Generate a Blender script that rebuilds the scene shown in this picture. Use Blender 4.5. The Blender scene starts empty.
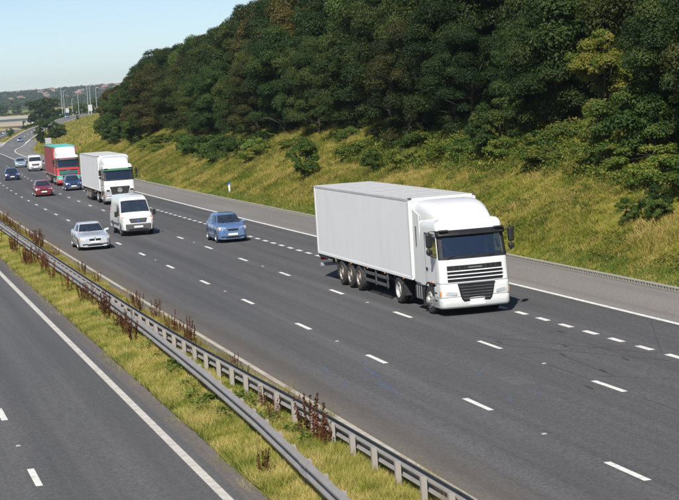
import bpy, math, random
import numpy as np
from mathutils import Vector, Matrix

# ------------------------------------------------------------------ camera, sky, sun, exposure
SC = bpy.context.scene
COL = SC.collection
F_PX, PITCH, CAM_H, ROLL = 1859.97, 0.0875134, 7.898, -0.0654924
cam_d = bpy.data.cameras.new('camera')
cam = bpy.data.objects.new('camera', cam_d); COL.objects.link(cam)
cam_d.sensor_fit = 'HORIZONTAL'; cam_d.sensor_width = 36.0
cam_d.lens = 36.0 * F_PX / 679.0
cam_d.clip_start = 0.5; cam_d.clip_end = 30000
cam.matrix_world = (Matrix.Translation((0, 0, CAM_H)) @ Matrix.Rotation(math.pi/2 - PITCH, 4, 'X')
                    @ Matrix.Rotation(ROLL, 4, 'Z'))
SC.camera = cam

SUN_EL = math.radians(44); SUN_HEAD = 0.235          # light travels along heading +0.235 rad from +Y
world = bpy.data.worlds.new('World'); SC.world = world; world.use_nodes = True
wn = world.node_tree.nodes; wl = world.node_tree.links
sky_n = wn.new('ShaderNodeTexSky'); sky_n.sky_type = 'NISHITA'; sky_n.sun_disc = False
sky_n.sun_elevation = SUN_EL; sky_n.sun_rotation = math.pi + SUN_HEAD
sky_n.altitude = 60; sky_n.air_density = 0.64; sky_n.dust_density = 0.12; sky_n.ozone_density = 1.4
wl.new(sky_n.outputs[0], wn['Background'].inputs[0]); wn['Background'].inputs[1].default_value = 0.093

sun_d = bpy.data.lights.new('sun', 'SUN'); sun = bpy.data.objects.new('sun', sun_d); COL.objects.link(sun)
sun_d.energy = 5.0; sun_d.angle = math.radians(0.53); sun_d.color = (1.0, 0.955, 0.88)
ld = Vector((math.sin(SUN_HEAD)*math.cos(SUN_EL), math.cos(SUN_HEAD)*math.cos(SUN_EL), -math.sin(SUN_EL)))
sun.rotation_euler = ld.to_track_quat('-Z', 'Y').to_euler()

vs = SC.view_settings
vs.view_transform = 'Standard'; vs.look = 'None'; vs.gamma = 1.0; vs.use_curve_mapping = False
vs.exposure = 0.3

# ------------------------------------------------------------------ helpers
rnd = random.Random(7)
rng = np.random.default_rng(11)

def tag(o, label=None, cat=None, group=None, kind=None):
    if label: o['label'] = label
    if cat: o['category'] = cat
    if group: o['group'] = group
    if kind: o['kind'] = kind
    return o

def empty(name, loc=(0, 0, 0), rz=0.0):
    o = bpy.data.objects.new(name, None); COL.objects.link(o)
    o.empty_display_size = 0.3
    o.location = loc; o.rotation_euler = (0, 0, rz)
    return o

def link_mesh(name, me, mat=None, parent=None, loc=None, rz=None):
    o = bpy.data.objects.new(name, me); COL.objects.link(o)
    if mat is not None and not me.materials: me.materials.append(mat)
    if parent is not None: o.parent = parent
    if loc is not None: o.location = loc
    if rz is not None: o.rotation_euler = (0, 0, rz)
    return o

def copy_tree(o, parent=None):
    c = o.copy(); COL.objects.link(c); c.parent = parent
    for ch in o.children: copy_tree(ch, c)
    return c

class MB:
    """collects shapes and builds ONE mesh object"""
    def __init__(s): s.v = []; s.f = []; s.uv = None
    def add(s, vs_, fs):
        b = len(s.v); s.v += [tuple(p) for p in vs_]; s.f += [tuple(i+b for i in f) for f in fs]; return s
    def box(s, x0, x1, y0, y1, z0, z1):
        return s.add([(x0,y0,z0),(x1,y0,z0),(x1,y1,z0),(x0,y1,z0),(x0,y0,z1),(x1,y0,z1),(x1,y1,z1),(x0,y1,z1)],
                     [(0,3,2,1),(4,5,6,7),(0,1,5,4),(1,2,6,5),(2,3,7,6),(3,0,4,7)])
    def hexa(s, p):   # 8 points: bottom 4 ccw, top 4 ccw
        return s.add(p, [(0,3,2,1),(4,5,6,7),(0,1,5,4),(1,2,6,5),(2,3,7,6),(3,0,4,7)])
    def prism(s, poly, y0, y1, axis='y'):
        n = len(poly)
        if axis == 'y': A = [(a, y0, b) for a, b in poly]; B = [(a, y1, b) for a, b in poly]
        elif axis == 'x': A = [(y0, a, b) for a, b in poly]; B = [(y1, a, b) for a, b in poly]
        else: A = [(a, b, y0) for a, b in poly]; B = [(a, b, y1) for a, b in poly]
        return s.add(A+B, [tuple(range(n-1,-1,-1)), tuple(range(n, 2*n))] +
                     [(i, (i+1) % n, n+(i+1) % n, n+i) for i in range(n)])
    def tube(s, pts, r, n=6, caps=True):
        pts = [Vector(p) for p in pts]; rs = r if isinstance(r, (list, tuple)) else [r]*len(pts)
        rings = []
        for i, p in enumerate(pts):
            t = (pts[min(i+1, len(pts)-1)] - pts[max(i-1, 0)]).normalized()
            a = t.cross(Vector((0,0,1)));
            if a.length < 1e-3: a = t.cross(Vector((1,0,0)))
            a.normalize(); b = t.cross(a)
            rings.append([p + (a*math.cos(2*math.pi*k/n) + b*math.sin(2*math.pi*k/n))*rs[i] for k in range(n)])
        return s.loft(rings, closed=True, caps=caps)
    def loft(s, rings, closed=True, caps=True, skip=None):
        n = len(rings[0]); b = len(s.v)
        for r in rings: s.v += [tuple(p) for p in r]
        m = n if closed else n-1
        for i in range(len(rings)-1):
            for k in range(m):
                if skip and skip(i, k): continue
                s.f.append((b+i*n+k, b+i*n+(k+1) % n, b+(i+1)*n+(k+1) % n, b+(i+1)*n+k))
        if caps:
            s.f.append(tuple(b+k for k in range(n-1, -1, -1)))
            s.f.append(tuple(b+(len(rings)-1)*n+k for k in range(n)))
        return s
    def lathe(s, prof, cx, cz, n=24, y=0.0, flip=1):
        """revolve (offset along y, radius) profile about a y axis through (cx, y, cz)"""
        rings = [[(cx + r*math.cos(2*math.pi*k/n), y + flip*o, cz + r*math.sin(2*math.pi*k/n)) for k in range(n)] for o, r in prof]
        return s.loft(rings, closed=True, caps=False)
    def disc(s, cx, cz, r, y, n=16):
        return s.add([(cx+r*math.cos(2*math.pi*k/n), y, cz+r*math.sin(2*math.pi*k/n)) for k in range(n)], [tuple(range(n))])
    def mesh(s, name, mat=None, smooth=False, fix=True):
        me = bpy.data.meshes.new(name); me.from_pydata(s.v, [], s.f)
        if mat is not None: me.materials.append(mat)
        if fix:
            import bmesh
            bm = bmesh.new(); bm.from_mesh(me); bmesh.ops.recalc_face_normals(bm, faces=bm.faces); bm.to_mesh(me); bm.free()
        if smooth: me.polygons.foreach_set('use_smooth', [True]*len(me.polygons))
        me.update(); return me
    def build(s, name, mat=None, parent=None, smooth=False, bevel=0.0, angle=None, fix=True):
        o = link_mesh(name, s.mesh(name, mat, smooth or angle is not None, fix), None, parent)
        if bevel:
            m = o.modifiers.new('bevel', 'BEVEL'); m.width = bevel; m.segments = 2; m.limit_method = 'ANGLE'; m.angle_limit = math.radians(35)
        if angle is not None:
            o.data.set_sharp_from_angle(angle=math.radians(angle))
        return o

def np_mesh(name, verts, faces, mat=None, attrs=None, smooth=False):
    """fast mesh from arrays; faces is an (n, k) array; attrs are per-vertex floats"""
    me = bpy.data.meshes.new(name)
    verts = np.asarray(verts, dtype=np.float32); faces = np.asarray(faces, dtype=np.int32)
    k = faces.shape[1]
    me.vertices.add(len(verts)); me.vertices.foreach_set('co', verts.ravel())
    me.loops.add(faces.size); me.loops.foreach_set('vertex_index', faces.ravel())
    me.polygons.add(len(faces)); me.polygons.foreach_set('loop_start', np.arange(0, faces.size, k, dtype=np.int32))
    me.polygons.foreach_set('loop_total', np.full(len(faces), k, dtype=np.int32))
    me.polygons.foreach_set('use_smooth', np.full(len(faces), smooth, dtype=bool))
    me.update(calc_edges=True)
    for nm, a in (attrs or {}).items():
        at = me.attributes.new(nm, 'FLOAT', 'POINT'); at.data.foreach_set('value', np.asarray(a, dtype=np.float32))
    if mat is not None: me.materials.append(mat)
    return me

# ------------------------------------------------------------------ the road's course (metres; s runs along it, lat to the far side)
P_HEAD, P_X0, P_K0, P_K1, P_B, P_SC = -0.2501155, 14.68878, -0.000131660, 2.75186e-6, -1.652605e-5, 238.155
_S = np.arange(-80, 9001, 1.0)
_tc = np.minimum(_S, P_SC); _th = P_HEAD + P_K0*_tc + P_K1*_tc*_tc/2
_cx = np.concatenate([[0], np.cumsum((np.sin(_th[1:])+np.sin(_th[:-1]))/2)]); _cy = np.concatenate([[0], np.cumsum((np.cos(_th[1:])+np.cos(_th[:-1]))/2)])
_i0 = 80; _cx = _cx - _cx[_i0] + P_X0; _cy = _cy - _cy[_i0]

def zr(s):
    """height of the carriageway"""
    s = np.asarray(s, dtype=float)
    a = P_B*np.minimum(s, 300)**2 + 600*P_B*np.maximum(s-300, 0)
    return np.maximum(a, -6.2)
def frame(s):
    return np.interp(s, _S, _cx), np.interp(s, _S, _cy), np.interp(s, _S, _th)
def WP(s, lat, dz=0.0):
    x, y, t = frame(s)
    return Vector((float(x + lat*np.cos(t)), float(y - lat*np.sin(t)), float(zr(s)) + dz))
def heading(s): return float(np.interp(s, _S, _th))
def main_off(s):
    s = np.asarray(s, dtype=float); return 1.0e-4*np.maximum(s-600, 0)**2

# slip road: right edge offset and height
_rs = [200, 300, 360, 425, 490, 549, 604, 646, 700, 750, 810, 849, 908, 980]
_rl = [9.9, 9.9, 9.9, 10.2, 11.2, 13.8, 17.8, 22.5, 31.5, 42.0, 51.5, 58.0, 67.5, 79.0]
_rz = [None, None, None, None, None, None, -4.3, -3.0, -0.4, 1.2, 2.2, 2.6, 3.0, 3.1]
_rz = [float(zr(a)) if b is None else b for a, b in zip(_rs, _rz)]
def smooth_interp(x, xs, ys):
    x = np.asarray(x, dtype=float); xs = np.array(xs, float); ys = np.array(ys, float)
    m = np.gradient(ys, xs)
    i = np.clip(np.searchsorted(xs, x)-1, 0, len(xs)-2); h = xs[i+1]-xs[i]; t = np.clip((x-xs[i])/h, 0, 1)
    return ((1+2*t)*(1-t)**2*ys[i] + t*(1-t)**2*h*m[i] + t*t*(3-2*t)*ys[i+1] + t*t*(t-1)*h*m[i+1])
def ramp_edge(s): return smooth_interp(s, _rs, _rl)
def ramp_z(s):
    s = np.asarray(s, float); return np.where(s < 549, zr(s), smooth_interp(s, _rs[5:], _rz[5:]))
def shoulder_w(s): return np.interp(s, [0, 300, 420, 560, 660, 800], [3.36, 3.36, 4.2, 5.0, 2.5, 1.0])

def vnoise(x, y, seed=0):
    """cheap smooth value noise for heights"""
    x = np.asarray(x, float); y = np.asarray(y, float)
    xi = np.floor(x).astype(np.int64); yi = np.floor(y).astype(np.int64); fx = x-xi; fy = y-yi
    def h(a, b): 
        n = (a*374761393 + b*668265263 + seed*1442695041) & 0x7fffffff
        n = ((n ^ (n >> 13))*1274126177) & 0x7fffffff
        return (n & 0xffff)/65535.0
    u = fx*fx*(3-2*fx); v = fy*fy*(3-2*fy)
    return (h(xi,yi)*(1-u)+h(xi+1,yi)*u)*(1-v) + (h(xi,yi+1)*(1-u)+h(xi+1,yi+1)*u)*v

CUT = 0.45
def terrain(s, lat):
    """height of the ground anywhere in (s, lat)"""
    s = np.asarray(s, float); lat = np.asarray(lat, float)
    z0 = zr(s)
    far = np.interp(s, [0, 1400, 1560, 1750, 2000, 2600, 3000, 4000, 4600, 9000], [0, 0, 5.5, 9, 10, 12.5, 18, 41, 45, 25])
    mo = main_off(s)
    re = ramp_edge(s) + shoulder_w(s) + 0.25
    zram = ramp_z(s)
    le = ramp_edge(s) - 8.6                                   # left edge of the slip
    d = lat - re
    amp = np.interp(s, [0, 380, 620, 800], [1, 1, 0.45, 0.12])
    cut = np.where(d < 13.5, CUT*d, CUT*13.5 + 0.07*(np.minimum(d, 120)-13.5))*amp
    bump = (vnoise(s*0.16, lat*0.3, 3)-0.5)*0.5*np.clip(d/4, 0, 1)*np.interp(s, [0, 600, 900], [1, 1, 0])
    right = zram + 0.03 + np.maximum(cut, 0) + bump
    t = np.clip((lat - (12.5+mo))/np.maximum(le - (12.5+mo), 0.5), 0, 1); t = t*t*(3-2*t)
    mid = z0 + (zram - z0)*t
    mid = np.where(s < 600, zram, mid)
    in_ramp = (lat >= le-0.2) & (lat <= re) & (s > 330)
    z = np.where(lat > re, right, np.where(in_ramp, zram-0.14, mid))
    # carriageways: ground lies a little below the asphalt
    lm = lat - mo
    z = np.where((lm > -4.0) & (lm < 13.4) & (lat <= re), np.where(s < 400, z0, np.minimum(z, z0))-0.14, z)
    z = np.where((lm <= -4.0) & (lm > -6.95), z0 + 0.03 + 0.19*np.sin((lm+4.0)/2.95*-math.pi)+ (vnoise(s*1.1, lat*2.0, 5)-.5)*.06, z)
    z = np.where((lm <= -6.95) & (lm > -23), z0 - 0.14, z)
    z = np.where(lm <= -23, z0 + 0.1 + 0.12*np.minimum(-23-lm, 20)*np.interp(s, [0, 500, 900], [1, .4, 0]), z)
    # after the bank the land runs out into the plain
    fade = np.interp(s, [860, 1150], [0, 1])
    flat = np.where((lm > -23) & (lm < 13.4), z0-0.14, z0)
    z = z*(1-fade) + flat*fade
    hill = far*np.interp(np.abs(lat), [0, 4000], [1, 1.05]) + np.interp(s, [2400, 3200], [0, 9])*(vnoise(lat/420.0, s/700.0, 9)-.5)
    return z + np.where(s > 1400, hill, 0)

def GP(s, lat, dz=0.0):
    p = WP(s, lat); p.z = float(terrain(s, lat)) + dz; return p
# ------------------------------------------------------------------ materials
def new_mat(name):
    m = bpy.data.materials.new(name); m.use_nodes = True
    nt = m.node_tree; return m, nt, nt.nodes, nt.links, nt.nodes['Principled BSDF']

def noise(nt, scale, detail=4, rough=0.55, coord=None, dist=0.0):
    n = nt.nodes.new('ShaderNodeTexNoise'); n.inputs['Scale'].default_value = scale; n.inputs['Detail'].default_value = detail
    n.inputs['Roughness'].default_value = rough; n.inputs['Distortion'].default_value = dist
    if coord is not None: nt.links.new(coord, n.inputs['Vector'])
    return n.outputs['Fac']
def ramp(nt, fac, stops):
    r = nt.nodes.new('ShaderNodeValToRGB'); nt.links.new(fac, r.inputs[0])
    e = r.color_ramp.elements
    while len(e) < len(stops): e.new(0.5)
    for i, (p, c) in enumerate(stops): e[i].position = p; e[i].color = (*c, 1) if len(c) == 3 else c
    return r.outputs[0]
def mix(nt, fac, a, b, mode='MIX'):
    n = nt.nodes.new('ShaderNodeMix'); n.data_type = 'RGBA'; n.blend_type = mode
    for sock, v in ((n.inputs[0], fac), (n.inputs[6], a), (n.inputs[7], b)):
        if isinstance(v, (int, float)): sock.default_value = v
        elif isinstance(v, tuple): sock.default_value = (*v, 1) if len(v) == 3 else v
        else: nt.links.new(v, sock)
    return n.outputs[2]
def math_n(nt, op, a, b=None, c=None):
    n = nt.nodes.new('ShaderNodeMath'); n.operation = op
    for i, v in enumerate((a, b, c)):
        if v is None: continue
        if isinstance(v, (int, float)): n.inputs[i].default_value = v
        else: nt.links.new(v, n.inputs[i])
    return n.outputs[0]
def pos(nt): return nt.nodes.new('ShaderNodeNewGeometry').outputs['Position']
def objco(nt): return nt.nodes.new('ShaderNodeTexCoord').outputs['Object']
def attr(nt, name):
    n = nt.nodes.new('ShaderNodeAttribute'); n.attribute_name = name; return n.outputs['Fac']
def mapv(nt, vec, scale):
    n = nt.nodes.new('ShaderNodeMapping'); n.inputs['Scale'].default_value = scale; nt.links.new(vec, n.inputs[0]); return n.outputs[0]
def bump(nt, b, h, strength=0.3, dist=0.02):
    n = nt.nodes.new('ShaderNodeBump'); n.inputs['Strength'].default_value = strength; n.inputs['Distance'].default_value = dist
    nt.links.new(h, n.inputs['Height']); nt.links.new(n.outputs[0], b.inputs['Normal'])

def paint(name, col, rough=0.35, dirt=0.25, metal=0.0, coat=0.0, dirtcol=(0.16, 0.14, 0.12), spec=0.5, dscale=1.3):
    """painted or plain surface with faint grime"""
    m, nt, N, L, b = new_mat(name)
    c = objco(nt)
    f = noise(nt, dscale, 6, 0.65, mapv(nt, c, (1, 1, 0.45)))
    g = ramp(nt, f, [(0.42, (0, 0, 0)), (0.78, (1, 1, 1))])
    k = math_n(nt, 'MULTIPLY', g, dirt)
    L.new(mix(nt, k, col, dirtcol), b.inputs['Base Color'])
    b.inputs['Roughness'].default_value = rough; b.inputs['Metallic'].default_value = metal
    b.inputs['Specular IOR Level'].default_value = spec
    b.inputs['Coat Weight'].default_value = coat; b.inputs['Coat Roughness'].default_value = 0.06
    L.new(math_n(nt, 'ADD', math_n(nt, 'MULTIPLY', g, 0.2), rough), b.inputs['Roughness'])
    return m

def asphalt(name, base, streak=0.25, speck=0.35, dirtside=None, lanes=None):
    m, nt, N, L, b = new_mat(name)
    uv = N.new('ShaderNodeUVMap').outputs[0]
    P = pos(nt)
    fine = noise(nt, 13.0, 4, 0.85, P)
    spec2 = noise(nt, 45.0, 1, 0.5, P)
    patch = noise(nt, 0.09, 5, 0.6, mapv(nt, uv, (0.35, 1.6, 1)))
    lng = noise(nt, 1.0, 4, 0.55, mapv(nt, uv, (0.012, 1.15, 1)))
    lng2 = noise(nt, 1.0, 3, 0.5, mapv(nt, uv, (0.05, 3.5, 1)))
    def sc(k): return tuple(min(1, c*k) for c in base)
    c1 = ramp(nt, fine, [(0.30, sc(1-speck)), (0.5, base), (0.72, sc(1+speck*1.3))])
    c2 = mix(nt, 1.0, c1, ramp(nt, lng, [(0.3, (1-streak,)*3), (0.7, (1+streak*0.6,)*3)]), 'MULTIPLY')
    c3 = mix(nt, 1.0, c2, ramp(nt, patch, [(0.3, (0.86, 0.86, 0.87)), (0.7, (1.1, 1.09, 1.07))]), 'MULTIPLY')
    c3 = mix(nt, 0.7, c3, ramp(nt, lng2, [(0.3, (0.9,)*3), (0.7, (1.08,)*3)]), 'MULTIPLY')
    sp = ramp(nt, spec2, [(0.70, (0, 0, 0)), (0.76, (1, 1, 1))])
    c4 = mix(nt, math_n(nt, 'MULTIPLY', sp, 0.35), c3, (0.34, 0.33, 0.31))
    if lanes:                                   # worn wheel tracks, two dark bands in each lane
        sep = N.new('ShaderNodeSeparateXYZ'); L.new(uv, sep.inputs[0])
        w = math_n(nt, 'SINE', math_n(nt, 'ADD', math_n(nt, 'MULTIPLY', sep.outputs[1], 4*math.pi/3.65), -math.pi/2 + lanes))
        w = math_n(nt, 'MULTIPLY_ADD', w, 0.5, 0.5)
        c4 = mix(nt, math_n(nt, 'MULTIPLY', w, 0.30), c4, sc(0.66))
    if dirtside is not None:
        sep2 = N.new('ShaderNodeSeparateXYZ'); L.new(uv, sep2.inputs[0])
        mr = N.new('ShaderNodeMapRange'); L.new(sep2.outputs[1], mr.inputs[0])
        mr.inputs[1].default_value, mr.inputs[2].default_value = dirtside; mr.inputs[3].default_value = 1; mr.inputs[4].default_value = 0
        n2 = noise(nt, 1.0, 5, 0.7, mapv(nt, uv, (0.4, 1.2, 1)))
        L_ = math_n(nt, 'MULTIPLY', mr.outputs[0], math_n(nt, 'MULTIPLY', n2, 0.8))
        c4 = mix(nt, L_, c4, (0.20, 0.15, 0.095))
    L.new(c4, b.inputs['Base Color']); b.inputs['Roughness'].default_value = 0.82
    b.inputs['Specular IOR Level'].default_value = 0.35
    bump(nt, b, fine, 0.5, 0.012)
    return m

def ground_mat():
    m, nt, N, L, b = new_mat('ground_grass')
    P = pos(nt)
    a = noise(nt, 0.22, 6, 0.65, P); f = noise(nt, 2.6, 5, 0.75, P); c = noise(nt, 0.05, 3, 0.5, P)
    c1 = ramp(nt, a, [(0.32, (0.07, 0.11, 0.015)), (0.47, (0.19, 0.18, 0.028)), (0.62, (0.32, 0.25, 0.075))])
    c2 = mix(nt, 1.0, c1, ramp(nt, f, [(0.3, (0.5, 0.5, 0.5)), (0.7, (1.35, 1.3, 1.2))]), 'MULTIPLY')
    L.new(mix(nt, 0.6, c2, ramp(nt, c, [(0.35, (0.8, 0.95, 0.8)), (0.65, (1.2, 1.1, 0.9))]), 'MULTIPLY'), b.inputs['Base Color'])
    b.inputs['Roughness'].default_value = 0.95; b.inputs['Specular IOR Level'].default_value = 0.1
    bump(nt, b, f, 0.8, 0.12)
    return m

def blade_mat(name, green, olive, straw, wscale=0.35, bias=0.0, amp=0.95):
    """grass blades: patches of green and dry straw fixed to the place, each blade a little different"""
    m, nt, N, L, b = new_mat(name)
    P = pos(nt)
    a = noise(nt, wscale, 5, 0.65, P); w2 = noise(nt, wscale*5, 3, 0.6, P)
    t = attr(nt, 'tint')
    f = math_n(nt, 'ADD', math_n(nt, 'ADD', math_n(nt, 'MULTIPLY_ADD', a, amp, (0.95-amp)*0.5), math_n(nt, 'MULTIPLY', w2, 0.3)), math_n(nt, 'MULTIPLY_ADD', t, 0.38, -0.32 + bias))
    c = ramp(nt, f, [(0.26, green), (0.46, olive), (0.68, straw)])
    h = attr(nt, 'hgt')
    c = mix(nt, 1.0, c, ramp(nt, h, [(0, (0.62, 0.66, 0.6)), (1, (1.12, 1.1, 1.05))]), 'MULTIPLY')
    L.new(c, b.inputs['Base Color']); b.inputs['Roughness'].default_value = 0.7; b.inputs['Specular IOR Level'].default_value = 0.2
    tr = N.new('ShaderNodeBsdfTranslucent'); L.new(c, tr.inputs[0])
    mx = N.new('ShaderNodeMixShader'); mx.inputs[0].default_value = 0.3
    L.new(b.outputs[0], mx.inputs[1]); L.new(tr.outputs[0], mx.inputs[2]); L.new(mx.outputs[0], N['Material Output'].inputs[0])
    return m

def leaf_mat(name, cols, vary=0.35, gloss=0.55, trans=0.2):
    """cols: three colours from old/dark leaf to young/dry leaf"""
    m, nt, N, L, b = new_mat(name)
    t = attr(nt, 'tint')
    rn = N.new('ShaderNodeObjectInfo').outputs['Random']
    f = math_n(nt, 'ADD', math_n(nt, 'MULTIPLY', t, 0.8), math_n(nt, 'MULTIPLY_ADD', rn, vary, -vary*0.5+0.1))
    c = ramp(nt, f, [(0.15, cols[0]), (0.5, cols[1]), (0.9, cols[2])])
    br = math_n(nt, 'MULTIPLY_ADD', math_n(nt, 'FRACT', math_n(nt, 'MULTIPLY', rn, 7.13)), 0.6, 0.7)
    cc = N.new('ShaderNodeCombineColor'); 
    for i in range(3): L.new(br, cc.inputs[i])
    c = mix(nt, 1.0, c, cc.outputs[0], 'MULTIPLY')
    L.new(c, b.inputs['Base Color']); b.inputs['Roughness'].default_value = gloss; b.inputs['Specular IOR Level'].default_value = 0.22
    tr = N.new('ShaderNodeBsdfTranslucent'); L.new(mix(nt, 1.0, c, (1.1, 1.25, 0.5), 'MULTIPLY'), tr.inputs[0])
    mx = N.new('ShaderNodeMixShader'); mx.inputs[0].default_value = trans
    L.new(b.outputs[0], mx.inputs[1]); L.new(tr.outputs[0], mx.inputs[2]); L.new(mx.outputs[0], N['Material Output'].inputs[0])
    return m

def glass_dark(name, col=(0.012, 0.016, 0.02)):
    m, nt, N, L, b = new_mat(name)
    f = noise(nt, 3.0, 2, 0.5, objco(nt))
    L.new(ramp(nt, f, [(0.3, col), (0.7, tuple(c*1.8+0.004 for c in col))]), b.inputs['Base Color'])
    b.inputs['Roughness'].default_value = 0.04; b.inputs['IOR'].default_value = 1.9; b.inputs['Specular IOR Level'].default_value = 0.8
    return m
def glass_clear(name):
    m, nt, N, L, b = new_mat(name)
    N.remove(b)
    g = N.new('ShaderNodeBsdfGlossy'); g.inputs['Roughness'].default_value = 0.03; g.inputs['Color'].default_value = (0.9, 0.95, 1, 1)
    t = N.new('ShaderNodeBsdfTransparent'); t.inputs['Color'].default_value = (0.55, 0.62, 0.6, 1)
    fr = N.new('ShaderNodeFresnel'); fr.inputs['IOR'].default_value = 2.4
    mx = N.new('ShaderNodeMixShader'); L.new(fr.outputs[0], mx.inputs[0]); L.new(t.outputs[0], mx.inputs[1]); L.new(g.outputs[0], mx.inputs[2])
    L.new(mx.outputs[0], N['Material Output'].inputs[0])
    return m

M = {}
M['asphalt'] = asphalt('motorway_asphalt', (0.101, 0.099, 0.100), 0.26, 0.45, dirtside=(-3.7, -1.9), lanes=0.01)
M['asphalt_b'] = asphalt('far_carriageway_asphalt', (0.107, 0.105, 0.105), 0.24, 0.45, lanes=0.6)
M['shoulder'] = asphalt('shoulder_asphalt', (0.205, 0.192, 0.178), 0.18, 0.4)
M['edge_strip'] = asphalt('edge_strip_asphalt', (0.135, 0.118, 0.108), 0.2, 0.35)
M['slip'] = asphalt('slip_asphalt', (0.15, 0.146, 0.143), 0.2, 0.3)
M['gore'] = asphalt('gore_concrete', (0.36, 0.34, 0.30), 0.15, 0.2)
M['line'] = paint('road_paint', (0.76, 0.75, 0.70), 0.7, 0.8, dirtcol=(0.26, 0.245, 0.22), dscale=5.0)
M['stud'] = paint('road_stud_casting', (0.42, 0.42, 0.40), 0.6, 0.6, dscale=8)
M['line_worn'] = paint('worn_road_paint', (0.56, 0.53, 0.47), 0.75, 0.75, dirtcol=(0.25, 0.22, 0.19), dscale=3.0)
M['bluepaint'] = paint('blue_survey_paint', (0.085, 0.13, 0.27), 0.7, 0.5, dirtcol=(0.1, 0.1, 0.11), dscale=6)
M['tar'] = paint('tar_seam', (0.038, 0.038, 0.042), 0.6, 0.3)
M['kerb'] = paint('kerb_concrete', (0.33, 0.31, 0.27), 0.85, 0.6, dirtcol=(0.15, 0.13, 0.1), dscale=2.5)
M['soil'] = paint('soil', (0.09, 0.075, 0.055), 0.95, 0.5)
M['line_dirty'] = paint('dirty_road_paint', (0.46, 0.42, 0.35), 0.8, 0.8, dirtcol=(0.22, 0.18, 0.13), dscale=3.0)
M['steel'] = paint('galvanised_steel', (0.285, 0.27, 0.255), 0.55, 0.7, metal=0.15, dirtcol=(0.2, 0.17, 0.14), dscale=2.0)
M['timber_post'] = paint('weathered_post', (0.34, 0.31, 0.275), 0.7, 0.5, dirtcol=(0.25, 0.2, 0.16), dscale=3.0)
M['ground'] = ground_mat()
M['bank_grass'] = blade_mat('bank_grass_blades', (0.065, 0.13, 0.013), (0.25, 0.245, 0.034), (0.52, 0.39, 0.14), 0.3, -0.015, 1.45)
M['median_grass'] = blade_mat('median_grass_blades', (0.11, 0.18, 0.022), (0.34, 0.335, 0.065), (0.60, 0.49, 0.19), 0.6, 0.02, 1.3)
M['rough_grass'] = blade_mat('rough_grass_blades', (0.09, 0.13, 0.025), (0.22, 0.20, 0.05), (0.46, 0.28, 0.12), 0.8, 0.0)
M['bark'] = paint('bark', (0.045, 0.037, 0.028), 0.9, 0.5, dirtcol=(0.03, 0.03, 0.02), dscale=4)
M['leaf_dark'] = leaf_mat('sycamore_leaves', ((0.008, 0.021, 0.004), (0.022, 0.045, 0.008), (0.075, 0.085, 0.016)))
M['leaf_brown'] = leaf_mat('browning_leaves', ((0.012, 0.024, 0.005), (0.036, 0.048, 0.010), (0.12, 0.090, 0.02)))
M['leaf_green'] = leaf_mat('fresh_leaves', ((0.012, 0.033, 0.006), (0.030, 0.066, 0.011), (0.09, 0.11, 0.02)))
M['leaf_yellow'] = leaf_mat('yellowing_leaves', ((0.035, 0.062, 0.008), (0.085, 0.11, 0.013), (0.16, 0.125, 0.022)), vary=0.1)
M['leaf_orange'] = leaf_mat('rusty_leaves', ((0.05, 0.032, 0.01), (0.12, 0.07, 0.02), (0.19, 0.10, 0.035)), vary=0.1)
M['leaf_bush'] = leaf_mat('bush_leaves', ((0.012, 0.036, 0.005), (0.033, 0.075, 0.010), (0.09, 0.115, 0.02)))
M['leaf_scrub'] = leaf_mat('bramble_leaves', ((0.025, 0.055, 0.007), (0.065, 0.105, 0.013), (0.19, 0.175, 0.03)), vary=0.3)
M['leaf_weed'] = leaf_mat('weed_leaves', ((0.05, 0.09, 0.016), (0.11, 0.17, 0.03), (0.2, 0.24, 0.06)), vary=0.2)
M['dock'] = leaf_mat('dock_seed_heads', ((0.05, 0.016, 0.008), (0.105, 0.036, 0.016), (0.18, 0.075, 0.03)), vary=0.3, gloss=0.8, trans=0.05)
M['far_leaf'] = leaf_mat('distant_leaves', ((0.018, 0.034, 0.012), (0.035, 0.058, 0.018), (0.06, 0.08, 0.028)))
# ------------------------------------------------------------------ terrain
s_st = np.concatenate([np.arange(-60, 330, 2.0), np.arange(330, 1000, 5.0), np.arange(1000, 2000, 20.0), np.arange(2000, 4700, 60.0), [4800, 5200, 6000, 7000]])
lat_st = np.unique(np.concatenate([[-1600, -1200, -900, -700, -500, -380, -280, -200, -150, -110, -80, -60, -50, -42, -35, -30, -26, -23.01, -22.99, -15],
    np.arange(-6.96, -3.9, 0.25), [-4.01, -3.99, 0, 7, 13.35, 13.42, 13.55], np.arange(13.6, 34, 0.8), np.arange(34, 90, 2.5), np.arange(90, 200, 12), [220, 260, 320, 400, 520, 700, 950, 1300, 1700, 2300, 3000]]))
SS, LL = np.meshgrid(s_st, lat_st, indexing='ij')
fx_, fy_, ft_ = frame(SS)
TV = np.stack([fx_ + LL*np.cos(ft_), fy_ - LL*np.sin(ft_), terrain(SS, LL)], -1).reshape(-1, 3)
ns_, nl_ = SS.shape
ii, jj = np.meshgrid(np.arange(ns_-1), np.arange(nl_-1), indexing='ij')
a_ = (ii*nl_ + jj).ravel()
TF = np.stack([a_, a_+1, a_+nl_+1, a_+nl_], -1)[:, ::-1]
tag(link_mesh('ground', np_mesh('ground', TV, TF, M['ground'], smooth=True)), kind='structure')

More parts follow.
